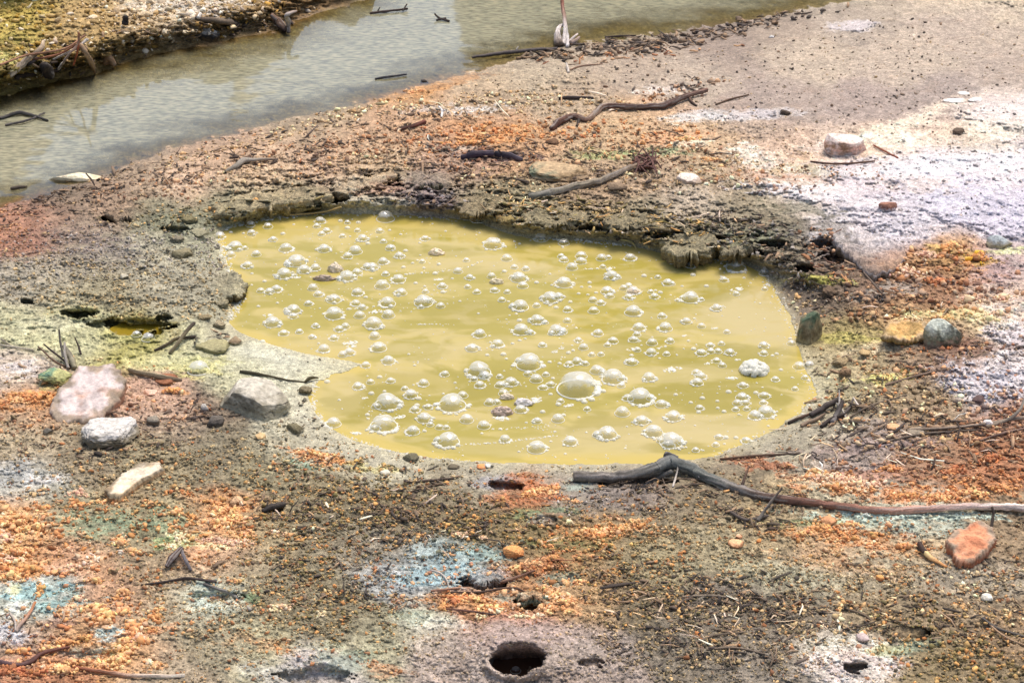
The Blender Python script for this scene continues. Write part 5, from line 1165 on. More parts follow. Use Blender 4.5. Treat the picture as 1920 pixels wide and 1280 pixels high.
# the long fallen branch
stick('fallen_branch', [([(1078,892,4),(1110,893,4),(1150,893,5),(1200,886,7),(1235,876,9),(1262,868,10),(1295,880,7),(1330,896,4),(1372,912,2),(1420,928,1),(1470,936,1),(1550,945,1),(1620,955,1),(1690,957,1),(1760,952,1),(1850,949,2),(1930,952,2),(2020,960,1)],
   [11,9.5,8.5,9.5,12.5,13.5,10.5,9,8.2,7.8,7.4,7.2,7,6.6,6.4,6.8,6.4], [(116,108,98),(108,102,94),(108,110,104),(104,106,98),(96,80,70),(112,78,64),(140,100,82),(190,146,126),(214,186,172),(226,206,192),(216,184,160)])],
   'long grey and reddish fallen branch lying along the front shore of the pool', 'branch', 1,
   parts=[('stub', [([(1268,862,14),(1258,856,26),(1248,853,32)], [8,7,8], [(96,94,92),(70,66,64)])]),
          ('side_twig', [([(1388,918,8),(1396,896,22),(1404,874,34)], [3.5,2.6,1.6], [DARK, BROWN])]),
          ('side_twig', [([(1420,976,0),(1440,948,14),(1466,915,22)], [4,3.2,2], [(110,104,96), DARK])]),
          ('side_twig', [([(1262,912,0),(1268,890,8),(1272,868,24)], [2.2,2,1.6], [PALE, GREY])]),
          ('side_twig', [([(1200,918,0),(1225,900,4),(1260,884,8)], [4,4,5], [(120,112,102), (112,108,100)])]),
          ('side_twig', [([(1310,892,12),(1330,902,4),(1356,918,0)], [2.4,2,1.6], [PALE, GREY])])])
stick('crooked_branch', [([(1033,242,1),(1048,229,3),(1072,219,4),(1100,224,2),(1118,210,3),(1138,199,3),(1200,201,2),(1242,198,3),(1268,188,4),(1292,178,5),(1326,169,6)], [5,6.5,6,5,5.5,5,5.5,6,5.5,4.5,4], [(92,62,50),(98,68,56),(140,116,96),(92,68,58),(80,60,54),(88,66,56),(120,92,78)])],
   'dark crooked branch lying on the bank below the stump', 'branch', 2,
   parts=[('side_twig', [([(1290,178,4),(1296,190,1),(1306,199,0)], [3,2.5,2], [BROWN, DARK])]), ('side_twig', [([(1086,224,2),(1082,236,0)], [3,2], [DARK])])])
tuft = [('fibre_tuft', [([(1202 + random.uniform(-6, 8), 312 + random.uniform(-4, 8), 2), (1208 + random.uniform(-16, 20), 300 + random.uniform(-6, 14), 6 + random.uniform(0, 8)), (1210 + random.uniform(-26, 34), 298 + random.uniform(-22, 34), random.uniform(0, 16))], [2.2, 1.8, 1], [(110,74,64), (80,56,50)]) for _ in range(34)])]
stick('tufted_stick', [([(992,369,2),(1030,361,2),(1080,349,2),(1130,337,2),(1165,321,3),(1204,306,5)], [6,6.5,6.5,6,5,4], [(106,104,92),(132,122,104),(140,126,106),(120,98,80)])],
   'grey stick with a shaggy brown tuft at its upper end, on the back rim', 'stick', 3, parts=tuft)
stick('forked_root', [([(423,323,0),(444,310,3),(460,300,6),(478,300,4),(520,298,1)], [4,4.5,5.5,3.5,2], [(112,104,90),(136,128,116),(140,130,116),(110,90,74)])], 'grey forked root on the strip between stream and pool', 'root', 4,
   parts=[('side_twig', [([(476,300,4),(484,309,1),(500,312,0)], [2.4,2,1.4], [BROWN])])])
stick('dead_sapling', [([(1056,84,0),(1060,60,20),(1059,36,42),(1055,14,62),(1053,-30,100)], [4.5,4,3.6,3.4,3], [(196,186,176),(206,196,188),(150,124,108),(120,74,58),(128,84,66)])], 'thin upright dead stem with a whitish looped root at the stream edge', 'dead stem', 5,
   parts=[('root_loop', [([(1049,84,0),(1045,68,14),(1049,52,26),(1059,46,34)], [8,6,4,3], [(104,88,74),(190,180,172),(200,190,182)])]),
          ('root_loop', [([(1064,88,0),(1063,66,14),(1060,48,32)], [3.6,4,3], [(200,192,186)])]),
          ('branchlet', [([(1066,80,2),(1074,72,8),(1083,64,12)], [4,3,1.6], [(196,184,176)]), ([(1070,80,2),(1080,76,6),(1086,70,8)], [5,4,2], [(160,140,126)])])])
stick('rim_stick', [([(243,694,2),(272,701,2),(300,706,2),(340,713,1)], [4.5,5,5,3.5], [(120,108,84),(140,126,100),(116,100,80)])], 'grey brown stick along the edge of the pale mud flat', 'stick', 6)
stick('forked_twig', [([(290,657,0),(312,646,2),(332,635,4),(366,631,2)], [2.6,3,3,2.4], [DARK, (90,80,56), DARK]), ([(318,662,0),(336,640,6),(352,618,12),(364,606,15)], [3,4,3.6,3], [(96,88,66), (110,100,76), DARK])], 'dark forked twig beside the flat mossy grey stone', 'twig', 7)
stick('bent_twig', [([(450,696,0),(474,699,2),(500,704,2),(536,712,1)], [3,3,2.4,1.6], [(70,66,50), (88,80,60)]), ([(536,712,1),(572,716,0)], [1.6,1.4], [(88,80,60)]), ([(572,716,0),(582,709,4),(597,708,2)], [2.6,3.4,1.4], [(84,76,52)])], 'dark thin twig behind the grey angular boulder', 'twig', 8)
def bundle(name, label, cat, seed, stems, part='stem'):
    o = bpy.data.objects.new(name, None); scene.collection.objects.link(o)
    tag(o, label, cat)
    o.location = at(stems[0][0][0][0], stems[0][0][0][1])
    for k, p in enumerate(stems):
        c = link(part, tube_mesh(part, [p], seed + k, 6), M_wood, None)
        c.parent = o; c.matrix_parent_inverse = Matrix.Translation(-o.location)
    return o
bundle('twig_bundle', 'spiky bundle of dead grey stems above the pinkish white slab', 'twigs', 20,
   [([(140,690,0),(128,660,16),(118,648,24)], [6,6,3], [(130,122,98),(110,106,96)]), ([(136,688,0),(110,668,10),(82,645,16)], [2.4,2,1.4], [DARK]), ([(132,690,0),(104,678,6),(72,650,10)], [2,2,1.4], [BROWN]), ([(118,670,4),(113,640,28),(111,618,44)], [2.2,2,1.6], [GREY, DARK]),
    ([(152,664,2),(147,648,14),(140,632,24)], [2.2,2,1.2], [DARK]), ([(128,690,2),(122,664,20),(121,642,36)], [3,3,2], [GREY])])
bundle('dry_straw', 'pale grey straw lying over the left edge of the mud flat', 'straw', 30, [([(0,647,2),(30,651,2),(62,656,1)], [2,2,1.6], [(170,160,140)]), ([(2,636,2),(20,648,2)], [2,1.6], [(150,140,120)])])
bundle('brush_pile', 'tangle of dark dead stems at the right front shore of the pool', 'brush', 40,
   [([(1478,793,0),(1500,783,3),(1520,775,4)], [3,3,2.6], [DARK, BROWN]), ([(1520,778,2),(1548,762,6),(1574,748,10)], [5,6,5], [(66,58,54), (84,74,66)]), ([(1574,772,4),(1574,752,18),(1573,731,34)], [2,2,1.6], [PALE, GREY]), ([(1560,792,2),(1572,770,10),(1580,752,16)], [6,5,4], [(110,104,100), DARK]), ([(1502,798,0),(1530,786,4),(1546,776,4)], [4,3.4,3], [(132,112,92)]),
    ([(1576,780,2),(1590,768,8),(1600,748,14)], [3,3,2], [(96,86,78)]), ([(1590,790,0),(1580,770,8),(1568,756,10)], [2.4,2.4,2], [GREY]), ([(1540,800,0),(1558,786,6),(1584,776,6)], [4,4,3], [DARK]), ([(1600,746,10),(1608,758,6),(1618,772,2)], [2.2,2,1.6], [PALE])])
bundle('dry_brush', 'long thin dry stems crossing the rusty bank at the right frame edge', 'stems', 50,
   [([(1700,806,1),(1790,801,3),(1860,792,4),(1935,780,6)], [2.4,3,3,3.4], [(120,104,88), (146,128,110)]), ([(1850,800,2),(1890,786,8),(1912,768,18),(1920,748,26)], [3.4,3.4,3,2], [(150,132,112), GREY]), ([(1838,826,1),(1880,812,3),(1935,800,4)], [2.2,2.4,2], [(110,88,76)]), ([(1650,830,1),(1740,812,3),(1830,806,4)], [2,2.2,1.8], [(96,84,72)])])
bundle('dead_roots', 'pile of dead branches and roots where the far bank meets the stream', 'roots', 60,
   [([(18,142,2),(40,122,4),(58,106,8)], [5,6.5,5], [(196,176,148), (160,136,110)]), ([(60,108,6),(76,92,12),(82,78,20)], [5,5,3], [(150,128,104), (186,166,140)]), ([(90,138,2),(84,122,6)], [12,7], [(52,44,38)]), ([(150,84,24),(162,102,16),(172,120,8),(178,136,0)], [4,5,5,3], [(150,124,96), (96,76,56)]), ([(110,130,4),(128,104,18),(146,82,30),(149,62,42)], [2.4,2,2,1.6], [PALE, (170,120,90)]), ([(60,112,4),(110,102,12),(150,80,28)], [2,2,1.6], [(140,92,66)]), ([(0,122,8),(50,104,14),(120,92,22),(160,66,32)], [2,2,2,1.8], [(150,110,84)]), ([(138,122,8),(146,92,22),(148,62,40)], [1.8,2,1.6], [(168,96,66)]), ([(100,112,10),(140,92,20),(164,74,26)], [2,2.4,3], [GREY, PALE]), ([(70,110,4),(58,118,3),(52,124,1)], [4,3,2], [DARK]), ([(30,146,0),(50,140,2),(110,132,3)], [5,5,4], [DARK])], part='root')
rock('weathered_log', (358,50,414,80), 'black and white weathered log end at the far shore of the stream', 'log', 601, (216,208,196), (44,40,38), (40,36,34), (1,-.8,-.4), depth=.5, cuts=8, boxy=.3, yaw=-20)
stick('bank_root', [([(372,34,6),(376,26,10)], [4,3], [PALE]), ([(366,34,4),(395,38,6),(430,42,4),(446,48,2)], [4,5,6,5], [(96,80,66), (110,96,80), DARK])], 'low dark root with a pale knob on the far bank, right of the weathered log', 'root', 61)
stick('wood_stump', [([(508,28,6),(520,40,4),(536,56,0)], [4,8,6], [(110,84,66), (70,54,44)]), ([(541,62,0),(540,42,14),(538,28,24),(556,21,28)], [4,4.5,4,2], [(120,104,90), (190,180,170), (150,130,116)])], 'broken forked stump standing in the stream at the far bank', 'stump', 62)
stick('wood_peg', [([(234,47,0),(235,38,8),(236,31,14)], [6,5,4], [(44,38,34)])], 'short dark peg standing in the ochre far bank', 'peg', 63)
stick('root_knob', [([(196,118,0),(204,110,4),(214,122,0)], [6,8,5], [(120,92,62), (150,120,90)])], 'brown root knob at the waterline right of the dead root pile', 'root', 64)
# twigs in the stream
def in_stream(name, pts_list, label, seed):
    paths = []
    o = bpy.data.objects.new(name, None); scene.collection.objects.link(o)
    Vs = []
    global hz
    keep = hz
    hz = lambda a, b: Z_STREAM + 0.001
    try:
        me = tube_mesh(name, pts_list, seed, 6)
    finally:
        hz = keep
    bpy.data.objects.remove(o)
    return tag(link(name, me, M_wood), label, 'twig')
in_stream('drift_twig', [([(694,25,0),(720,22,1),(764,17,2)], [2.4,2.4,2], [(70,56,50)]), ([(708,22,1),(712,14,8)], [1.6,1.2], [DARK]), ([(755,20,2),(763,8,10)], [2,1.4], [DARK])], 'dark drift twig far out in the stream, nearest the far bank', 71)
in_stream('drift_twig', [([(815,26,8),(824,34,2),(842,40,0)], [1.8,2,2], [DARK]), ([(818,38,0),(836,34,3)], [2,1.6], [DARK])], 'small forked drift twig in mid stream', 72)
in_stream('drift_twig', [([(703,148,0),(728,144,1),(762,140,1)], [1.8,2.4,1.8], [(60,58,60)])], 'dark drift twig close to the near shore of the stream', 73)
in_stream('drift_twig', [([(885,108,0),(940,100,1),(1000,94,1),(1045,92,0)], [2.4,3.6,4,3], [(80,72,68)]), ([(968,94,1),(972,88,6)], [1.8,1.4], [GREY])], 'dark sunken stick at the tip of the debris line', 74)
in_stream('drift_twig', [([(1134,70,0),(1160,68,1),(1192,67,0)], [1.6,2,1.4], [(70,58,52)])], 'short dark twig floating behind the debris line', 75)
in_stream('drift_twig', [([(0,222,0),(40,212,2),(90,226,1)], [3,4,2], [(70,66,62)]), ([(10,235,0),(50,226,3),(84,212,2)], [2,2.4,1.6], [(84,78,74)])], 'grey sunken brush at the left edge of the stream', 76)
in_stream('drift_twig', [([(20,354,0),(36,351,1),(50,350,0)], [3,3.6,2], [(80,70,58)])], 'small dark chip in the shallows at the left edge', 77)
# scattered sticks
for nm, paths, lb, sd in (
 ('thin_branch', [([(808,1107,2),(850,1103,3),(905,1101,4),(950,1088,4),(1003,1069,3)], [2,2.8,3.2,3,1.8], [(140,104,84), (156,126,104), (110,76,60)])], 'long thin brown branch across the teal stain', 81),
 ('thin_twig', [([(846,1110,1),(900,1109,2),(950,1102,3),(978,1106,3),(1010,1132,1)], [1.6,2,2,2.2,1.8], [DARK, BROWN])], 'thin dark twig below the long one at the teal stain', 82),
 ('thin_twig', [([(828,1140,1),(880,1145,2),(930,1152,1)], [1.6,2,1.6], [RED, DARK])], 'reddish twig among the peach nodules in front of the teal stain', 83),
 ('pale_twig', [([(806,1068,1),(826,1074,4),(838,1088,4),(841,1102,2)], [1.6,1.8,1.6,1.4], [PALE, GREY])], 'curved pale twig on the teal stain', 84),
 ('stick', [([(140,1250,1),(190,1258,2),(240,1265,2),(300,1267,2),(346,1266,1)], [3,3.6,4,4,3.6], [(150,92,66), (170,120,90), (196,176,156), (190,178,160)])], 'rusty and grey stick at the bottom left edge', 85),
 ('curved_root', [([(-10,1236,1),(30,1246,3),(56,1240,4),(80,1224,5),(130,1212,3)], [4,4.6,5,4,2.6], [(120,96,96), (86,60,54), (110,70,56)])], 'dark curved root in the lower left corner', 86),
 ('forked_twig', [([(30,1183,1),(40,1168,3),(55,1150,4),(66,1128,5)], [3.6,3.4,3,2.4], [(150,136,124), (180,120,80)]), ([(30,1180,2),(28,1164,3),(18,1148,3)], [2.6,2.2,1.8], [(160,148,136)])], 'grey forked twig on the blue green crust at the left edge', 87),
 ('bent_stick', [([(382,1094,2),(410,1104,3),(440,1116,3),(470,1143,1)], [2.4,3,3.4,3], [(80,74,70), (128,124,116), (150,142,130)])], 'bent grey stick at the edge of the pale bluish dip', 88),
 ('thin_twig', [([(264,1096,1),(310,1090,2),(350,1084,3),(405,1090,2)], [1.6,2.2,3,2.6], [DARK, (76,64,58)])], 'thin dark twig behind the pale bluish dip', 89),
 ('bark_chip', [([(312,1062,1),(326,1044,8),(340,1027,15)], [4,7,4], [(66,44,40), (54,40,34)]), ([(340,1030,14),(348,1050,6),(358,1068,1)], [3,3.4,2.6], [(110,104,104), (90,84,84)])], 'dark tent shaped bark chip standing on the rusty ground', 90),
 ('bark_chip', [([(1724,1018,3),(1736,1036,4)], [5,5], [(70,54,46)]), ([(1736,1036,4),(1750,1048,2),(1775,1062,0)], [5,4,2], [(230,196,140), (220,150,90)])], 'bark chip with a cream tip right of the orange nodules', 91),
 ('thin_twig', [([(1842,1158,1),(1872,1178,3),(1935,1196,3)], [2.6,3,2.6], [(90,84,78), (110,100,88)]), ([(1856,1170,2),(1886,1194,2),(1935,1214,1)], [1.8,2,1.6], [(170,140,110)])], 'grey bent twig at the right edge of the frame', 92),
 ('thin_twig', [([(1325,1217,1),(1380,1214,2),(1434,1226,1)], [2,2.6,2], [(130,112,92), (96,84,72)])], 'long straw coloured twig on the dark front litter', 93),
 ('thin_twig', [([(1306,1204,1),(1340,1190,2),(1400,1184,2)], [1.6,2,1.6], [(120,104,86)])], 'thin twig behind the straw coloured one on the dark front litter', 94),
 ('thin_twig', [([(1280,1118,1),(1330,1116,2),(1378,1120,1)], [2,2.4,2], [(140,124,104)])], 'short straw twig in the middle of the dark front litter', 95),
 ('thin_twig', [([(1586,1140,1),(1620,1152,2),(1644,1172,1)], [1.8,2,1.8], [(110,94,76)])], 'thin curved twig above the pale vent', 96),
 ('thin_twig', [([(1350,860,1),(1420,854,2),(1500,850,2)], [2,2.4,1.8], [(110,84,64), (76,64,54)])], 'long dark needle along the right front shore', 97),
 ('dry_grass', [([(510,402,3),(560,385,8),(606,368,14)], [1.8,2,1.4], [(190,166,110)]), ([(530,404,2),(600,398,5),(640,388,6)], [1.6,1.8,1.4], [(176,150,100)]), ([(462,391,6),(540,391,6),(600,391,5)], [1.4,1.6,1.2], [(120,104,72)])], 'dry straw blades hanging over the back left edge of the pool', 98),
 ('hanging_root', [([(1156,450,2),(1184,432,12),(1212,428,18),(1254,432,16)], [2.6,2.4,2.2,2], [(60,50,40), (96,84,60)]), ([(1164,449,2),(1184,454,2),(1194,468,1)], [1.6,1.8,1.4], [(180,164,110)])], 'thin arching root over the back edge of the pool', 99),
 ('thin_twig', [([(1520,303,1),(1560,307,2),(1600,306,2),(1640,302,2)], [1.4,1.8,1.8,1.4], [(84,60,48)])], 'thin dark twig in front of the pinkish boulder', 100),
 ('thin_twig', [([(1638,272,1),(1656,282,3),(1684,296,1)], [1.4,1.8,1.4], [(150,92,72)])], 'reddish twig right of the pinkish boulder', 101),
 ('thin_twig', [([(1342,196,1),(1370,186,2),(1404,178,2)], [1.4,1.8,1.4], [(96,76,60)])], 'thin brown twig beyond the crooked branch', 102),
 ('stick', [([(745,243,1),(770,237,2),(796,229,2)], [2.4,3,4], [(84,64,54), (120,70,56)])], 'short dark stick on the upper bank left of the crooked branch', 103),
 ('stick', [([(1048,185,1),(1070,183,2),(1112,184,1)], [3,3.4,2.4], [(66,56,52)])], 'short dark stick behind the crooked branch', 104),
 ('pale_twig', [([(828,220,1),(829,208,6),(823,200,9)], [2,2,1.4], [(216,206,194)]), ([(829,210,5),(834,206,8)], [1.6,1.2], [(216,206,194)])], 'tiny forked white twig on the upper bank', 105),
 ('pale_twig', [([(1066,136,1),(1064,126,6),(1062,119,10)], [2.6,2.4,1.8], [(196,184,170)]), ([(1066,132,2),(1090,124,3),(1130,120,2)], [1.4,1.4,1], [(140,112,92)])], 'pale twig with a thin offshoot in the sand below the stump', 106),
 ('thin_twig', [([(1060,905,0),(1100,898,2),(1118,893,3)], [1.6,1.6,1.2], [(90,80,70)])], 'thin twig at the left butt of the long branch', 107),
 ('reed_stub', [([(1227,860,0),(1230,844,12),(1236,836,18),(1234,858,2)], [1.8,1.8,1.8,1.8], [(190,176,140), (84,72,54)])], 'bent reed stub in the pool behind the long branch', 108),
 ('burnt_root', [([(492,958,2),(512,950,6),(534,944,4)], [4,6,4], [(40,36,34), (70,62,54)])], 'dark burnt root left of the pale round stone', 109),
 ('burnt_bark', [([(865,296,1),(890,289,4),(925,288,4)], [5,6,5], [(56,46,56), (70,60,70)]), ([(930,288,3),(950,290,3),(978,300,1)], [6,6,4], [(50,46,54), (80,70,76)])], 'charred purple black bark pieces on the upper bank', 110),
 ('thin_twig', [([(1800,1006,0),(1850,1000,6),(1862,968,24),(1860,950,34)], [2,3,2.6,2], [(70,60,52)])], 'dark snag rising behind the orange red rock', 111),
 ('stick', [([(1370,960,0),(1400,974,3),(1440,966,4)], [3,3.4,2.4], [(90,80,72)])], 'dark stick tangled below the long branch', 112),
 ('thin_twig', [([(780,903,1),(810,900,2),(850,896,2)], [1.8,2.4,2], [(90,76,64)]), ([(770,922,1),(800,912,2),(840,905,1)], [1.6,1.8,1.4], [(104,84,66)])], 'pair of thin twigs on the crumbs below the pool front', 113),
 ('thin_twig', [([(1700,740,1),(1630,762,2),(1580,790,1)], [1.6,2,1.6], [(110,96,80)])], 'long thin stem slanting down the right bank', 114),
 ('thin_twig', [([(1660,722,1),(1720,704,3),(1790,688,2)], [1.6,2.2,1.8], [(120,100,84)])], 'thin stem above the yellow patch of the right bank', 115)):
    stick(nm, paths, lb, 'twig' if 'twig' in nm else ('stick' if 'stick' in nm or 'branch' in nm else nm.replace('_', ' ')), sd)

# ------------------------------------------------------------------ bubbles on the pool
ZOOMS = [((400,380), "80,395,160c;445,262,95;460,360,110c;655,280,100;1280,215,140c;1240,280,70;835,368,50;720,438,100c;870,545,150;265,520,210c;380,545,60;515,615,100;210,625,100;415,745,150c;1000,695,260c;1090,800,170c;850,850,220c;990,885,100f;1225,780,110;1600,880,210c;1725,835,110;1850,765,140c;755,1035,120;675,1065,100;570,1055,80;1195,1020,105;1260,1095,100;1445,1150,190c;1730,1075,125;1140,1210,80;1710,1205,100;540,1240,40;770,1200,35;460,985,30;615,940,45;465,848,35;1330,550,170c;1245,560,50;1705,575,150;1615,640,100;1360,338,90;1300,375,70;1550,400,65;1730,332,60;1610,300,55;1525,215,50;1610,237,60;1740,235,50;1790,420,150c;1855,485,50;965,260,30;210,352,40;1120,292,25;1220,708,25;1830,1130,45"),
 ((680,380), "275,175,195k;1385,190,160k;205,340,80;250,465,65;330,540,130c;440,632,130c;515,573,50;65,485,40;20,420,90;750,430,85;685,480,35;995,340,30;1565,490,210;1730,665,115;1245,690,65;1145,820,95;870,845,55;915,735,45;715,705,60;600,722,35;245,705,105;110,765,170c;275,855,75;430,915,150;235,985,165;460,1070,160c;905,910,100f;1285,895,110c;1545,880,90;955,1000,95;965,1068,55;755,1065,65;1260,1008,65;1370,1070,75;1585,1050,80;1735,1070,65;1820,772,70;1700,820,50;635,962,45;300,1195,170;730,1180,240c;700,1250,60;935,1235,90;1670,1165,75;1075,908,35;735,780,35;490,770,45"),
 ((960,420), "345,165,160k;620,220,120;590,385,70;625,425,90;830,375,130;825,445,110;1075,405,120;1155,400,65;1415,400,130;720,515,125;1090,510,60;1180,520,100f;1160,550,50;1195,615,180c;1265,635,70;25,518,80;165,535,75;80,640,210c;130,735,115;295,698,50;625,705,180;730,710,55;1585,617,55;1750,635,60;1140,795,170c;1175,860,90;1010,820,40;1340,765,80;1400,745,80;1455,795,140;1400,870,130c;1665,812,60;1710,868,85;1780,818,50;1870,700,140c;460,880,230c;560,870,110;970,910,90;1065,945,80;100,975,220c;295,975,75;455,975,35;700,930,45;665,1025,90;530,997,50;980,1035,125;1450,1045,180;1800,1100,90;300,1145,190c;400,1180,60;665,1155,80;90,1150,55;110,1270,180;1520,1240,140;1840,1240,150;530,1265,200c;835,752,35;935,752,38;800,832,40;910,845,35;930,698,45"),
 ((1230,450), "200,255,95;415,305,85;960,310,210;1305,390,115k;445,415,55;25,445,50;810,475,85;180,515,180c;970,575,160f;965,645,65;410,690,190;260,720,60c;545,710,70c;725,810,140c;75,910,90;365,970,130c;545,1030,80;700,1050,70f;850,1100,65;120,1060,150;170,1210,80;345,1142,65f;390,1205,35;650,1262,75;785,1240,65;1290,1255,140c;1625,1235,100k;45,625,50;605,548,50f;1305,585,60;1345,520,120f"),
 ((440,560), "1195,180,200;885,62,85;705,125,200c;705,210,80;400,185,110f;455,280,210c;590,410,100;775,395,75;975,322,95c;930,455,90c;1255,360,100;1330,330,85;1190,470,90;1380,510,170f;1400,560,110f;1500,195,125;1670,290,240c;1845,190,140;1680,445,115;1685,140,150f;1440,55,100;1530,105,85;1070,600,130;1375,640,120;1300,665,100;1730,580,170;1845,740,140;1575,795,85;335,510,60;1480,1045,125;1630,995,80;1640,1130,60;1110,990,60;1740,935,55;1870,980,90;1565,1185,75f;975,1055,40;1820,50,150"),
 ((560,690), "1755,70,90;1500,180,110;1060,400,330c;870,300,60;800,352,75;1110,150,95;1275,245,70;1345,310,180c;1440,360,60;1395,495,100;1420,440,55;1555,460,120c;1840,415,300;1020,660,290;910,715,110;1205,570,140f;825,555,50;835,605,35;1510,595,200c;1580,675,70;1370,750,150;1510,750,45;1690,705,90;1770,710,70;420,655,160;690,765,130f;1790,850,300c;975,100,55;340,158,60;1030,275,40"),
 ((840,600), "380,165,140;895,140,190c;985,150,80;1260,130,130c;1370,130,110;1800,155,110;1565,240,75;1625,325,100;1130,297,75;595,280,140;290,330,170c;470,415,45;665,405,60;700,462,35;970,510,270;370,590,310c;310,705,70;380,775,110;620,675,65;755,735,190c;625,775,120;960,640,95;1060,705,140;1175,650,70;1235,770,95;1140,805,90;1260,695,40;1550,490,150c;1450,525,90;1650,520,70;1785,595,180c;1550,780,430;1230,885,45;175,895,120;500,985,120;585,985,80;670,870,110;1010,940,230f;870,1065,140;640,1155,190f;225,1185,150;1320,1180,140;1385,1135,50;1070,1205,110c;1135,1095,55;1445,1010,120f;1350,970,70;1325,1005,60;1670,1065,70;430,1260,140;1285,368,90f;1365,330,70f;1445,388,50;1500,360,40;1725,412,65;1835,408,65;1220,500,45;1340,517,45;85,748,35;860,240,40;775,278,40"),
 ((1120,600), "505,85,140;830,95,150;475,170,75;430,230,120c;190,245,105;120,297,65;655,265,115;880,245,75;1155,340,55;1350,305,75;1250,390,110;1360,370,90;1450,372,75;1590,380,140c;645,385,120;480,355,70;410,340,110f;410,420,45;830,405,70;745,455,30;40,405,65;410,495,160c;900,570,210f;1500,540,80;1430,485,80;1330,510,90f;1685,470,70f;1880,570,320F;1190,625,85;1240,670,110;1200,740,155c;620,680,180c;190,685,240;300,700,90;285,785,75;510,920,260;370,930,110;660,920,50;770,1000,170c;300,1100,165;535,1195,190c;910,1150,180;1000,1160,60;1615,680,135f;1745,780,115c;1735,915,170c;1680,990,100;1780,990,90;1575,855,60;940,890,45;1260,930,55;1120,985,45;1225,1050,80;1215,1100,50;1440,967,40;1445,1050,40;1520,1092,50;1660,1068,70;1790,1062,65;1700,1130,35;1490,280,55"),
 ((1300,620), "835,175,140c;845,270,80;950,295,40;1000,273,45;1050,465,45;985,580,75;1270,420,140k;1390,410,110k;1340,560,70;1220,695,65;850,775,120;750,740,55;840,860,75;870,975,190;740,1010,150;640,940,70;505,938,65"),
 ((1120,740), "675,435,200;885,540,300c;1010,565,100c;850,595,140;1460,505,90;1540,505,60;1665,510,50;1420,595,70;1180,660,70;1790,545,130c;115,450,270c"),
 ((860,740), "1335,555,150;935,630,200;555,530,115;305,380,145")]
BUB = []
for (ox, oy), txt in ZOOMS:
    for s_ in txt.split(";"):
        q = s_.strip()
        fl = q[-1] if q[-1].isalpha() else 'd'
        a_, b2, w_ = [float(v) for v in (q[:-1] if fl != 'd' else q).split(",")]
        px, py, r = ox + a_ / 6.4, oy + b2 / 6.4, w_ / 12.8
        dup = False
        for (x2, y2, r2, f2) in BUB:
            if math.hypot(px - x2, py - y2) < 0.55 * max(r, r2) and 0.5 < r / r2 < 2.0:
                dup = True; break
        if not dup:
            BUB.append((px, py, r, fl))
for q in ((256, 626, 7.5, 'k'), (278, 633, 11, 'k'), (372, 690, 18, 'k'), (967, 1255, 8, 'k')):
    BUB.append(q)

# --- film, rim and froth materials
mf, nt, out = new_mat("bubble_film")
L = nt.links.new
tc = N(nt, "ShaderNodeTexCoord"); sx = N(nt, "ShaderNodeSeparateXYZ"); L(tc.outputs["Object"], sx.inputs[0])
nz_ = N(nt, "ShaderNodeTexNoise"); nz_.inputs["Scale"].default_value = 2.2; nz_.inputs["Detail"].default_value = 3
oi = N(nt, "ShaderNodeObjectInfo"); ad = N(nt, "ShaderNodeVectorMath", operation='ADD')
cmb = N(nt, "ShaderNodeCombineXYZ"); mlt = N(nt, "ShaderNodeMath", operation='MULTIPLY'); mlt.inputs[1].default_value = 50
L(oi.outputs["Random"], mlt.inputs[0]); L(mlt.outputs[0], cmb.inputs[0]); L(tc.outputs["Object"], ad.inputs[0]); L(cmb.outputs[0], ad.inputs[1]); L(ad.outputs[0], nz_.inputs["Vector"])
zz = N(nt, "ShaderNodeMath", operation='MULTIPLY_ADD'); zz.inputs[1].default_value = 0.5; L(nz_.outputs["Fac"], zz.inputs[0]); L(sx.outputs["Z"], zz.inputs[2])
cap = N(nt, "ShaderNodeMapRange", interpolation_type='SMOOTHSTEP'); L(zz.outputs[0], cap.inputs["Value"])  # white crown by height: bright sky on the dome, put into the film's opacity
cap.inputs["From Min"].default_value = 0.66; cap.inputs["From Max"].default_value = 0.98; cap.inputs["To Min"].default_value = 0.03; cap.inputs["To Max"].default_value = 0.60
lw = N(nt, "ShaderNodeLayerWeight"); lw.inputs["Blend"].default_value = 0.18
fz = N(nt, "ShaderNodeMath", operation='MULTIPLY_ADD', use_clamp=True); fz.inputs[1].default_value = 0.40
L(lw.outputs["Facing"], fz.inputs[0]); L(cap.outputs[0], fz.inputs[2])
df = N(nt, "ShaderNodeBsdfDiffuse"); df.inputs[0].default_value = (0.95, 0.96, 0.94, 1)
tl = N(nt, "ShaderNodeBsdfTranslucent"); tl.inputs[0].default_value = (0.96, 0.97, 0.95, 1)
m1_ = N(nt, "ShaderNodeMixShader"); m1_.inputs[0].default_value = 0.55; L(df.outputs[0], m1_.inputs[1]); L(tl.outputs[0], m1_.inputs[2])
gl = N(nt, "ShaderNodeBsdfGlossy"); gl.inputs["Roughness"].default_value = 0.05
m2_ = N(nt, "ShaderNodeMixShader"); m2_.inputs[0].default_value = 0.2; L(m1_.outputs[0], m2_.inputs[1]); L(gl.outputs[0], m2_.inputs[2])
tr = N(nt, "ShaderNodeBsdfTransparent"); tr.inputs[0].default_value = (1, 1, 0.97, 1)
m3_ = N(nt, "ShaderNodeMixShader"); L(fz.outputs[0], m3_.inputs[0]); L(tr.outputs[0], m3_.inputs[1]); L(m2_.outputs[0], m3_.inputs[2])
L(m3_.outputs[0], out.inputs["Surface"])

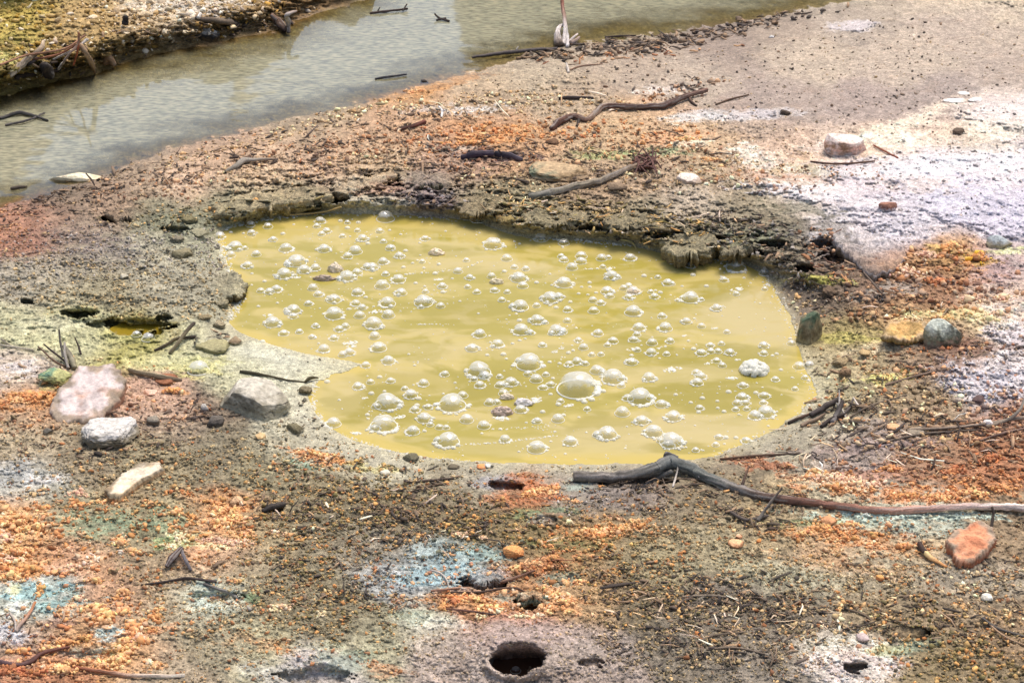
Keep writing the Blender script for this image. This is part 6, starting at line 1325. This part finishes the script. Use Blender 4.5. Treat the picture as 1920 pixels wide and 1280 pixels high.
mr_, nt, out = new_mat("bubble_rim")
L = nt.links.new
df = N(nt, "ShaderNodeBsdfPrincipled"); df.inputs["Base Color"].default_value = (0.86, 0.84, 0.72, 1); df.inputs["Roughness"].default_value = 0.2
tr = N(nt, "ShaderNodeBsdfTransparent"); mx = N(nt, "ShaderNodeMixShader"); mx.inputs[0].default_value = 0.85
L(tr.outputs[0], mx.inputs[1]); L(df.outputs[0], mx.inputs[2]); L(mx.outputs[0], out.inputs["Surface"])

mfo, nt, out = new_mat("froth")
L = nt.links.new
df = N(nt, "ShaderNodeBsdfPrincipled"); df.inputs["Base Color"].default_value = (0.88, 0.86, 0.74, 1); df.inputs["Roughness"].default_value = 0.15
tr = N(nt, "ShaderNodeBsdfTransparent"); lw = N(nt, "ShaderNodeLayerWeight"); lw.inputs["Blend"].default_value = 0.35
mm = N(nt, "ShaderNodeMath", operation='MULTIPLY_ADD', use_clamp=True); mm.inputs[1].default_value = 0.5; mm.inputs[2].default_value = 0.40; L(lw.outputs["Facing"], mm.inputs[0])
mx = N(nt, "ShaderNodeMixShader"); L(mm.outputs[0], mx.inputs[0]); L(tr.outputs[0], mx.inputs[1]); L(df.outputs[0], mx.inputs[2]); L(mx.outputs[0], out.inputs["Surface"])

def dome_arrays(nu=28, nv=10, zs=0.92, irr=0, seed=0):
    v = []; f = []
    for a_ in range(nv):
        ph = a_ / nv * math.pi / 2
        for k in range(nu):
            th_ = 2 * math.pi * k / nu
            v.append((math.cos(ph) * math.cos(th_), math.cos(ph) * math.sin(th_), math.sin(ph) * zs))
    v.append((0, 0, zs))
    for a_ in range(nv - 1):
        for k in range(nu):
            k2 = (k + 1) % nu
            f.append((a_ * nu + k, a_ * nu + k2, (a_ + 1) * nu + k2, (a_ + 1) * nu + k))
    for k in range(nu):
        f.append(((nv - 1) * nu + k, (nv - 1) * nu + (k + 1) % nu, nv * nu))
    v = np.array(v)
    if irr:
        v = v * (1 + irr * fbm3(v * 1.4 + seed, 2, seed)[:, None]); v[:, 2] = np.maximum(v[:, 2], 0)
    return v, f

def torus_arrays(R0=1.03, r0=0.05, nu=32, nv=6):
    v = []; f = []
    for k in range(nu):
        for q in range(nv):
            a_ = 2 * math.pi * k / nu; b2 = 2 * math.pi * q / nv
            v.append(((R0 + r0 * math.cos(b2)) * math.cos(a_), (R0 + r0 * math.cos(b2)) * math.sin(a_), r0 * math.sin(b2)))
    for k in range(nu):
        for q in range(nv):
            k2, q2 = (k + 1) % nu, (q + 1) % nv
            f.append((k * nv + q, k2 * nv + q, k2 * nv + q2, k * nv + q2))
    return np.array(v), f

def mesh_of(name, pieces, mats):
    V_, F_, MI, o = [], [], [], 0
    for v, f, mi in pieces:
        V_ += [tuple(p) for p in v]; F_ += [tuple(i + o for i in q) for q in f]; MI += [mi] * len(f); o += len(v)
    me = bpy.data.meshes.new(name); me.from_pydata(V_, [], F_)
    for m in mats: me.materials.append(m)
    me.polygons.foreach_set("material_index", MI); me.polygons.foreach_set("use_smooth", np.ones(len(F_), bool)); me.update()
    return me

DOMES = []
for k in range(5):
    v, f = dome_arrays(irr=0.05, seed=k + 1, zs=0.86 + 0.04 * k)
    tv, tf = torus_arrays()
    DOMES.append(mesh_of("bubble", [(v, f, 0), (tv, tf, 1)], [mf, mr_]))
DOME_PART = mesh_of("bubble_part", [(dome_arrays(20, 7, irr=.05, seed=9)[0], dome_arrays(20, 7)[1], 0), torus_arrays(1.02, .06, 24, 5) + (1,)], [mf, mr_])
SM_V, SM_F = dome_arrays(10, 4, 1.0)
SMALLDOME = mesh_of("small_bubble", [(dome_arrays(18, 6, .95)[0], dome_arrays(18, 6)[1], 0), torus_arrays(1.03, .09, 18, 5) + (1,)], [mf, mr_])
def froth_mesh(kind, seed):
    rs = np.random.default_rng(seed); pc_ = []
    if kind == 'ring':
        n = 26; a0 = rs.uniform(0, 6.28); span = rs.uniform(2.5, 5.5)
        for k in range(n):
            a_ = a0 + span * rs.random(); d = 1.04 + abs(rs.normal(0, .14)); s = rs.uniform(.06, .2) * (1.3 - .5 * abs(d - 1))
            pc_.append((SM_V * s + np.array([d * math.cos(a_), d * math.sin(a_), -0.01]), SM_F, 0))
    elif kind == 'patch':
        for k in range(34):
            a_ = rs.uniform(0, 6.28); d = math.sqrt(rs.random()); s = rs.uniform(.09, .26) * (1.15 - .5 * d)
            pc_.append((SM_V * s * np.array([1, 1, .8]) + np.array([d * math.cos(a_), .55 * d * math.sin(a_) + .15 * d * math.cos(a_), -0.01]), SM_F, 0))
    else:      # mound
        for k in range(110):
            n_ = rs.normal(size=3); n_[2] = abs(n_[2]); n_ /= np.linalg.norm(n_); s = rs.uniform(.12, .3)
            pc_.append((np.concatenate([SM_V]) * s + n_ * np.array([.85, .85, .6]) * rs.uniform(.9, 1) - np.array([0, 0, s * .3]), SM_F, 0))
    return mesh_of(kind + "_froth", pc_, [mfo])
RINGS = [froth_mesh('ring', 700 + k) for k in range(7)]
PATCHES = [froth_mesh('patch', 720 + k) for k in range(6)]
MOUND = froth_mesh('mound', 740)

LAND = [  # hand-made names for the marks one can find at a glance: x, y, what it is, short handle
 (1082, 722, "largest clear dome bubble, in the middle front of the yellow pool", "largest dome bubble"),
 (1414, 689, "dense rounded mound of fine white froth near the right side of the pool", "white froth mound"),
 (1258, 824, "big bubble with small bubbles on its skirt, right behind the fallen branch", "bubble behind the branch"),
 (1226, 808, "clear dome touching the big bubble behind the fallen branch on its left", "clear twin dome"),
 (1138, 812, "large bubble standing on a wide skirt of froth at the pool front", "froth skirted bubble"),
 (840, 823, "large double bubble closest to the front left shore of the pool", "front shore double bubble"),
 (719, 793, "big clear dome with a small bubble on its left, front left bay", "clear front left dome"),
 (726, 752, "wide low dome with froth at both ends in the front left bay", "wide low dome"),
 (848, 755, "large milky dome between the front left bay and the mud splash", "large milky dome"),
 (898, 692, "broad dome with froth all along its front left of centre", "broad frothy dome"),
 (992, 680, "clear dome with an open yellow window left of the largest dome bubble", "windowed dome"),
 (1200, 744, "large dome with a paler bubble on its left, right of the largest one", "large right hand dome"),
 (1150, 707, "wide dome with a bubble stuck to its right side, right of centre", "wide double dome"),
 (855, 968, "", ""),
 (1294, 558, "large dome with froth shoulders at the right end of the pool", "right end dome"),
 (1258, 530, "dome with a froth tail on its right in the far right of the pool", "far right tailed dome"),
 (1380, 498, "tall dome with a long reflection in the far right corner", "far corner dome"),
 (925, 457, "clear wide dome alone in the far middle of the pool", "lone far dome"),
 (723, 407, "clear grey edged dome touching the far shore below the purple hollow", "far shore dome"),
 (896, 409, "glassy grey dome on mud below the rounded crust shelf", "glassy shelf dome"),
 (1014, 446, "glassy grey bubble at the foot of the rooty far rim", "glassy rim bubble"),
 (556, 489, "wide flattened dome left of the far mud splash", "wide far left dome"),
 (533, 513, "frothy dome with a foam tail, left of the far mud splash", "foam tailed dome"),
 (412, 443, "heap of bubbles pressed against the far left shore", "far left heap"),
 (441, 462, "bubble cluster with a froth fringe near the far left shore", "fringed cluster"),
 (600, 413, "bubble cluster stretched in a line at the far left rim", "far rim cluster"),
 (626, 560, "round dome with a froth right edge in the left part of the pool", "left part dome"),
 (627, 588, "round clear dome below the similar frothed one, left part of the pool", "left clear dome"),
 (701, 605, "large heap of stacked bubbles in the left middle of the pool", "stacked heap"),
 (511, 604, "dome ringed by tiny bubbles near the left mud shelf", "ringed left dome"),
 (794, 564, "long lumpy raft of bubbles left of the middle", "lumpy raft"),
 (1032, 557, "long dome joined by smaller ones right of the middle", "joined long dome"),
 (973, 572, "frothy heap of bubbles in the middle of the pool", "middle frothy heap"),
 (1007, 599, "dome with a small bubble on its right flank, in mid pool", "mid pool dome"),
 (1138, 544, "dome with a ragged front in the far right half", "ragged far dome"),
 (973, 520, "heap of three bubbles in the far middle", "three bubble heap"),
 (1436, 772, "milky bubble pair by the front right shore", "front right pair"),
 (1513, 643, "glassy bubble wedged against the upright dark brown rock", "glassy wedged bubble"),
 (372, 690, "large glassy bubble in the yellow seep left of the pool", "seep bubble"),
 (278, 633, "larger of two clear bubbles in the small yellow puddle on the left", "puddle bubble"),
 (256, 626, "smaller of two clear bubbles in the small yellow puddle on the left", "small puddle bubble"),
 (967, 1255, "single bubble in the muddy water of the front crater", "crater bubble")]
LAND = [l for l in LAND if l[2]]
BUB.sort(key=lambda b: -b[2])
used = {}
names = [None] * len(BUB)
for (lx, ly, text, handle) in LAND:
    best = None
    for i, (px, py, r, fl) in enumerate(BUB):
        if names[i] is None:
            d = math.hypot(px - lx, (py - ly)) - 0.35 * r
            if best is None or d < best[0]:
                best = (d, i)
    if best and best[0] < 14:
        names[best[1]] = (text, handle)
anchors = [(BUB[i][0], BUB[i][1], names[i][1]) for i in range(len(BUB)) if names[i]]
ORD = ["nearest", "second nearest", "third nearest", "fourth nearest", "fifth nearest", "sixth nearest", "seventh nearest", "eighth nearest"]
DIR = ["right of", "behind and right of", "behind", "behind and left of", "left of", "in front and left of", "in front of", "in front and right of"]
sect = {}
for i, (px, py, r, fl) in enumerate(BUB[:300]):
    if names[i] is None:
        d, ax, ay, h = min((math.hypot(px - a[0], (py - a[1]) * 2), a[0], a[1], a[2]) for a in anchors)
        k = int(round(math.atan2(-(py - ay) * 2, px - ax) / (math.pi / 4))) % 8
        sect.setdefault((h, k), []).append((d, i))
for (h, k), lst in sect.items():
    lst.sort()
    for q, (d, i) in enumerate(lst):
        px, py, r, fl = BUB[i]
        size = "tiny" if r < 4.0 else ("small" if r < 7.5 else "medium")
        kind = {'c': "bubble cluster", 'f': "foam patch", 'F': "froth mound"}.get(fl, "round bubble")
        names[i] = (f"{size} {kind}, {ORD[min(q, 7)]} {DIR[k]} the {h}", None)

GROUP = 'bubbles on the yellow mud pool'
rb = random.Random(5)
foam_specks = []
for i, (px, py, r, fl) in enumerate(BUB):
    z = 0.0
    if fl == 'k' or poly_sdf(np.array([px]), np.array([py]), POOL)[0] > -2:
        z = max(0.0, hz(px, py + r * .3)) - 0.001
    if py > 1200:
        z = -0.058
    x, y, t = gp(px, py + 0.25 * r, z)
    s = r * (1.12 if r > 9 else 1.3 if r < 7 else 1.2) * float(t) / FPX
    rz = rb.uniform(0, 6.28)
    if i >= 300:
        foam_specks.append((float(x), float(y), z, s)); continue
    if fl == 'f':
        o = link('foam_patch', rb.choice(PATCHES)); rz = rb.uniform(-.3, .3); o.scale = (s, s, s * .6)
        cat = 'foam'
    elif fl == 'F':
        o = link('froth_mound', MOUND); o.scale = (s, s, s * .95); cat = 'foam'
    else:
        q = s * (0.98 if fl in 'dk' else 0.80)
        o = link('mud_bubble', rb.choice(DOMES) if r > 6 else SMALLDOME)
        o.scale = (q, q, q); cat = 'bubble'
        if fl == 'c':
            for c_ in range(rb.choice((1, 2, 2, 3))):
                a_ = rb.choice((0.0, 3.14)) + rb.uniform(-1.1, 1.1); cs = rb.uniform(.3, .55)
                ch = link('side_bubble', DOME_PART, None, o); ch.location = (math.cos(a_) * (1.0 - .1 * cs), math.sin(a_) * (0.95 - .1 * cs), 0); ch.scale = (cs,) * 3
            ch = link('froth_fringe', rb.choice(RINGS), None, o); ch['kind'] = 'stuff'; ch.rotation_euler.z = rb.uniform(0, 6.28)
            rz = rb.uniform(-.4, .4)
        elif r > 5.5 and fl == 'd' and rb.random() < (1 if r > 13 else .55):
            if rb.random() < .5:
                a_ = rb.choice((0.0, 3.14)) + rb.uniform(-1.1, 1.1); cs = rb.uniform(.25, .45)
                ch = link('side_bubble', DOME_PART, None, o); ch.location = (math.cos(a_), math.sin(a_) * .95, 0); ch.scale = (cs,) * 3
            ch = link('froth_fringe', rb.choice(RINGS), None, o); ch['kind'] = 'stuff'; ch.rotation_euler.z = rb.uniform(0, 6.28); ch.scale = (1, 1, .7)
    o.location = (float(x), float(y), z + 0.0005); o.rotation_euler.z = rz
    tag(o, names[i][0], cat, GROUP)

# specks and streaks of foam, cream froth along the shore: too many to count
rs = np.random.default_rng(77)
pieces = [(x, y, z, s) for (x, y, z, s) in foam_specks]
cnt = 0
while cnt < 1000:
    px, py = rs.uniform(430, 1500), rs.uniform(405, 865)
    if poly_sdf(np.array([px]), np.array([py]), POOL)[0] < -8:
        if pn(px * .012, py * .03, 55) + rs.normal(0, .25) > 0.05:
            x, y, t = gp(px, py, 0); pieces.append((float(x), float(y), 0, float(t) / FPX * min(3.4, 1.25 * math.exp(rs.normal(0, .5))))); cnt += 1
for path, n, wd in ((((760,514),(830,509),(880,500),(915,486)), 60, 1.2), (((862,834),(940,829),(1000,822),(1046,816)), 110, 1.2), (((920,804),(1000,802),(1030,797)), 50, 2), (((1230,655),(1250,648)), 26, 1.2), (((700,586),(760,582),(860,566)), 30, 1.5), (((780,608),(850,608)), 24, 1), (((1090,505),(1120,504)), 20, 1), (((640,580),(690,578)), 20, 1),
                    (((424,428),(480,414),(560,404)), 160, 3), (((412,450),(424,490),(432,520)), 200, 5), (((455,556),(440,585),(428,604)), 120, 4), (((592,716),(584,745),(596,780),(622,806)), 190, 3.5), (((640,815),(720,842),(800,858),(880,864)), 120, 3), (((1000,449),(1060,449),(1130,456),(1180,461)), 180, 3), (((1290,485),(1370,490)), 80, 3), (((1440,525),(1470,575),(1495,640)), 130, 7), (((1500,690),(1530,735),(1500,775)), 110, 7), (((1440,808),(1400,832),(1340,853)), 70, 4), (((560,404),(640,401),(760,405),(890,416)), 70, 3)):
    P = np.array(path, float); seg = np.linalg.norm(np.diff(P, axis=0), axis=1); s = np.concatenate([[0], np.cumsum(seg)])
    for k in range(n):
        tt = rs.uniform(0, s[-1]); px = np.interp(tt, s, P[:, 0]) + rs.normal(0, wd); py = np.interp(tt, s, P[:, 1]) + rs.normal(0, wd * .6)
        z = max(0, hz(px, py)); x, y, t = gp(px, py, z)
        pieces.append((float(x), float(y), z, float(t) / FPX * min(4.2, 1.2 * math.exp(rs.normal(0, .5)))))
Vs = []; Fs = []; o_ = 0
tri = []
for f in SM_F:
    tri += [f] if len(f) == 3 else [(f[0], f[1], f[2]), (f[0], f[2], f[3])]
tri = np.array(tri)
for (x, y, z, s) in pieces:
    Vs.append(SM_V * s * np.array([1, 1, .7]) + np.array([x, y, z - 0.0003])); Fs.append(tri + o_); o_ += len(SM_V)
me = fast_mesh("foam", np.concatenate(Vs), np.concatenate(Fs))
tag(link("foam", me, mfo), "specks, streaks and shore fringes of cream foam on the yellow pool", "foam", kind="stuff")

# mauve mud thrown up where the pool boils
msp, nt, out = new_mat("wet_mud")
b_ = N(nt, "ShaderNodeBsdfPrincipled"); at_ = N(nt, "ShaderNodeAttribute", attribute_name="Col")
nt.links.new(at_.outputs["Color"], b_.inputs["Base Color"]); b_.inputs["Roughness"].default_value = 0.3
nt.links.new(b_.outputs[0], out.inputs["Surface"])
for k, (px, py, w_, h_, tp, lb) in enumerate(((629, 500, 26, 22, (204,188,160), 'upright mauve mud spout at the far left boil'), (608, 520, 38, 14, (160,140,120), 'dark low mud splash in front of the far left spout'),
        (942, 768, 38, 22, (172,150,132), 'largest brown mauve mud splash at the front boil'), (982, 752, 34, 18, (212,204,196), 'grey mauve mud splash right of the largest brown one'), (950, 742, 26, 14, (206,190,164), 'pale mud splash behind the largest brown one'),
        (818, 471, 28, 17, (226,204,170), 'smooth pinkish mud lump in a ring of ripples, far left half'), (931, 526, 26, 14, (214,198,160), 'pinkish mud lump beside bubbles in the far middle'), (1188, 545, 22, 13, (222,196,160), 'pinkish mud lump among bubbles in the far right half'))):
    v, f = ICO4
    P = v * (1 + 0.28 * fbm3(v * 2 + k * 3, 4, 800 + k)[:, None] + 0.1 * np.abs(fbm3(v * 6 + k, 3, 820 + k))[:, None])
    x, y, t = gp(px, py + h_ * .3, 0); m = float(t) / FPX
    P = P * np.array([w_ / 2 * m, h_ * .5 * m, h_ * .62 * m])
    cl = lin(tp)[None] * (1 + 0.35 * fbm3(v * 4 + k, 3, 840 + k)[:, None])
    o = link('mud_splash', fast_mesh('mud_splash', P, f, np.clip(cl, .02, .8)), msp)
    o.location = (float(x), float(y), 0.0)
    tag(o, lb, 'mud splash', 'mud splashes on the boiling pool')

# muddy water standing in the front crater
a = np.linspace(0, 2 * np.pi, 40, endpoint=False)
x, y, t = gp(970, 1247, -0.06)
m = float(t) / FPX
vv = np.concatenate([[[float(x), float(y), -0.06]], np.stack([float(x) + 46 * m * np.cos(a), float(y) + 60 * m * np.sin(a), np.full(40, -0.06)], 1)])
ff = np.array([(0, 1 + k, 1 + (k + 1) % 40) for k in range(40)])
mpud, nt, out = new_mat("brown_water")
b_ = N(nt, "ShaderNodeBsdfPrincipled"); b_.inputs["Base Color"].default_value = (*lin((104, 76, 58)), 1); b_.inputs["Roughness"].default_value = 0.08
nt.links.new(b_.outputs[0], out.inputs["Surface"])
tag(link("crater_water", fast_mesh("crater_water", vv, ff), mpud), "brown water standing in the front crater", "water", kind="structure")
# yellow water of the small puddle and the seep on the left
mseep, nt, out = new_mat("yellow_seep")
b_ = N(nt, "ShaderNodeBsdfPrincipled"); b_.inputs["Base Color"].default_value = (*lin((138, 118, 36)), 1); b_.inputs["Roughness"].default_value = 0.1
nt.links.new(b_.outputs[0], out.inputs["Surface"])
for (cx, cy, rx, ry, dz) in ((264, 621, 60, 20, 0.012),):
    z = hz(cx, 640) - 0.016
    x, y, t = gp(cx, cy, z); m = float(t) / FPX
    rr_ = 1 + 0.12 * np.sin(3 * a + 1) + 0.07 * np.sin(7 * a)
    vv = np.concatenate([[[float(x), float(y), z]], np.stack([float(x) + rx * m * rr_ * np.cos(a), float(y) + ry * m * 2.1 * rr_ * np.sin(a), np.full(40, z)], 1)])
    tag(link("puddle_water", fast_mesh("puddle_water", vv, ff), mseep), "small olive yellow puddle in the mud left of the pool", "water", kind="structure")
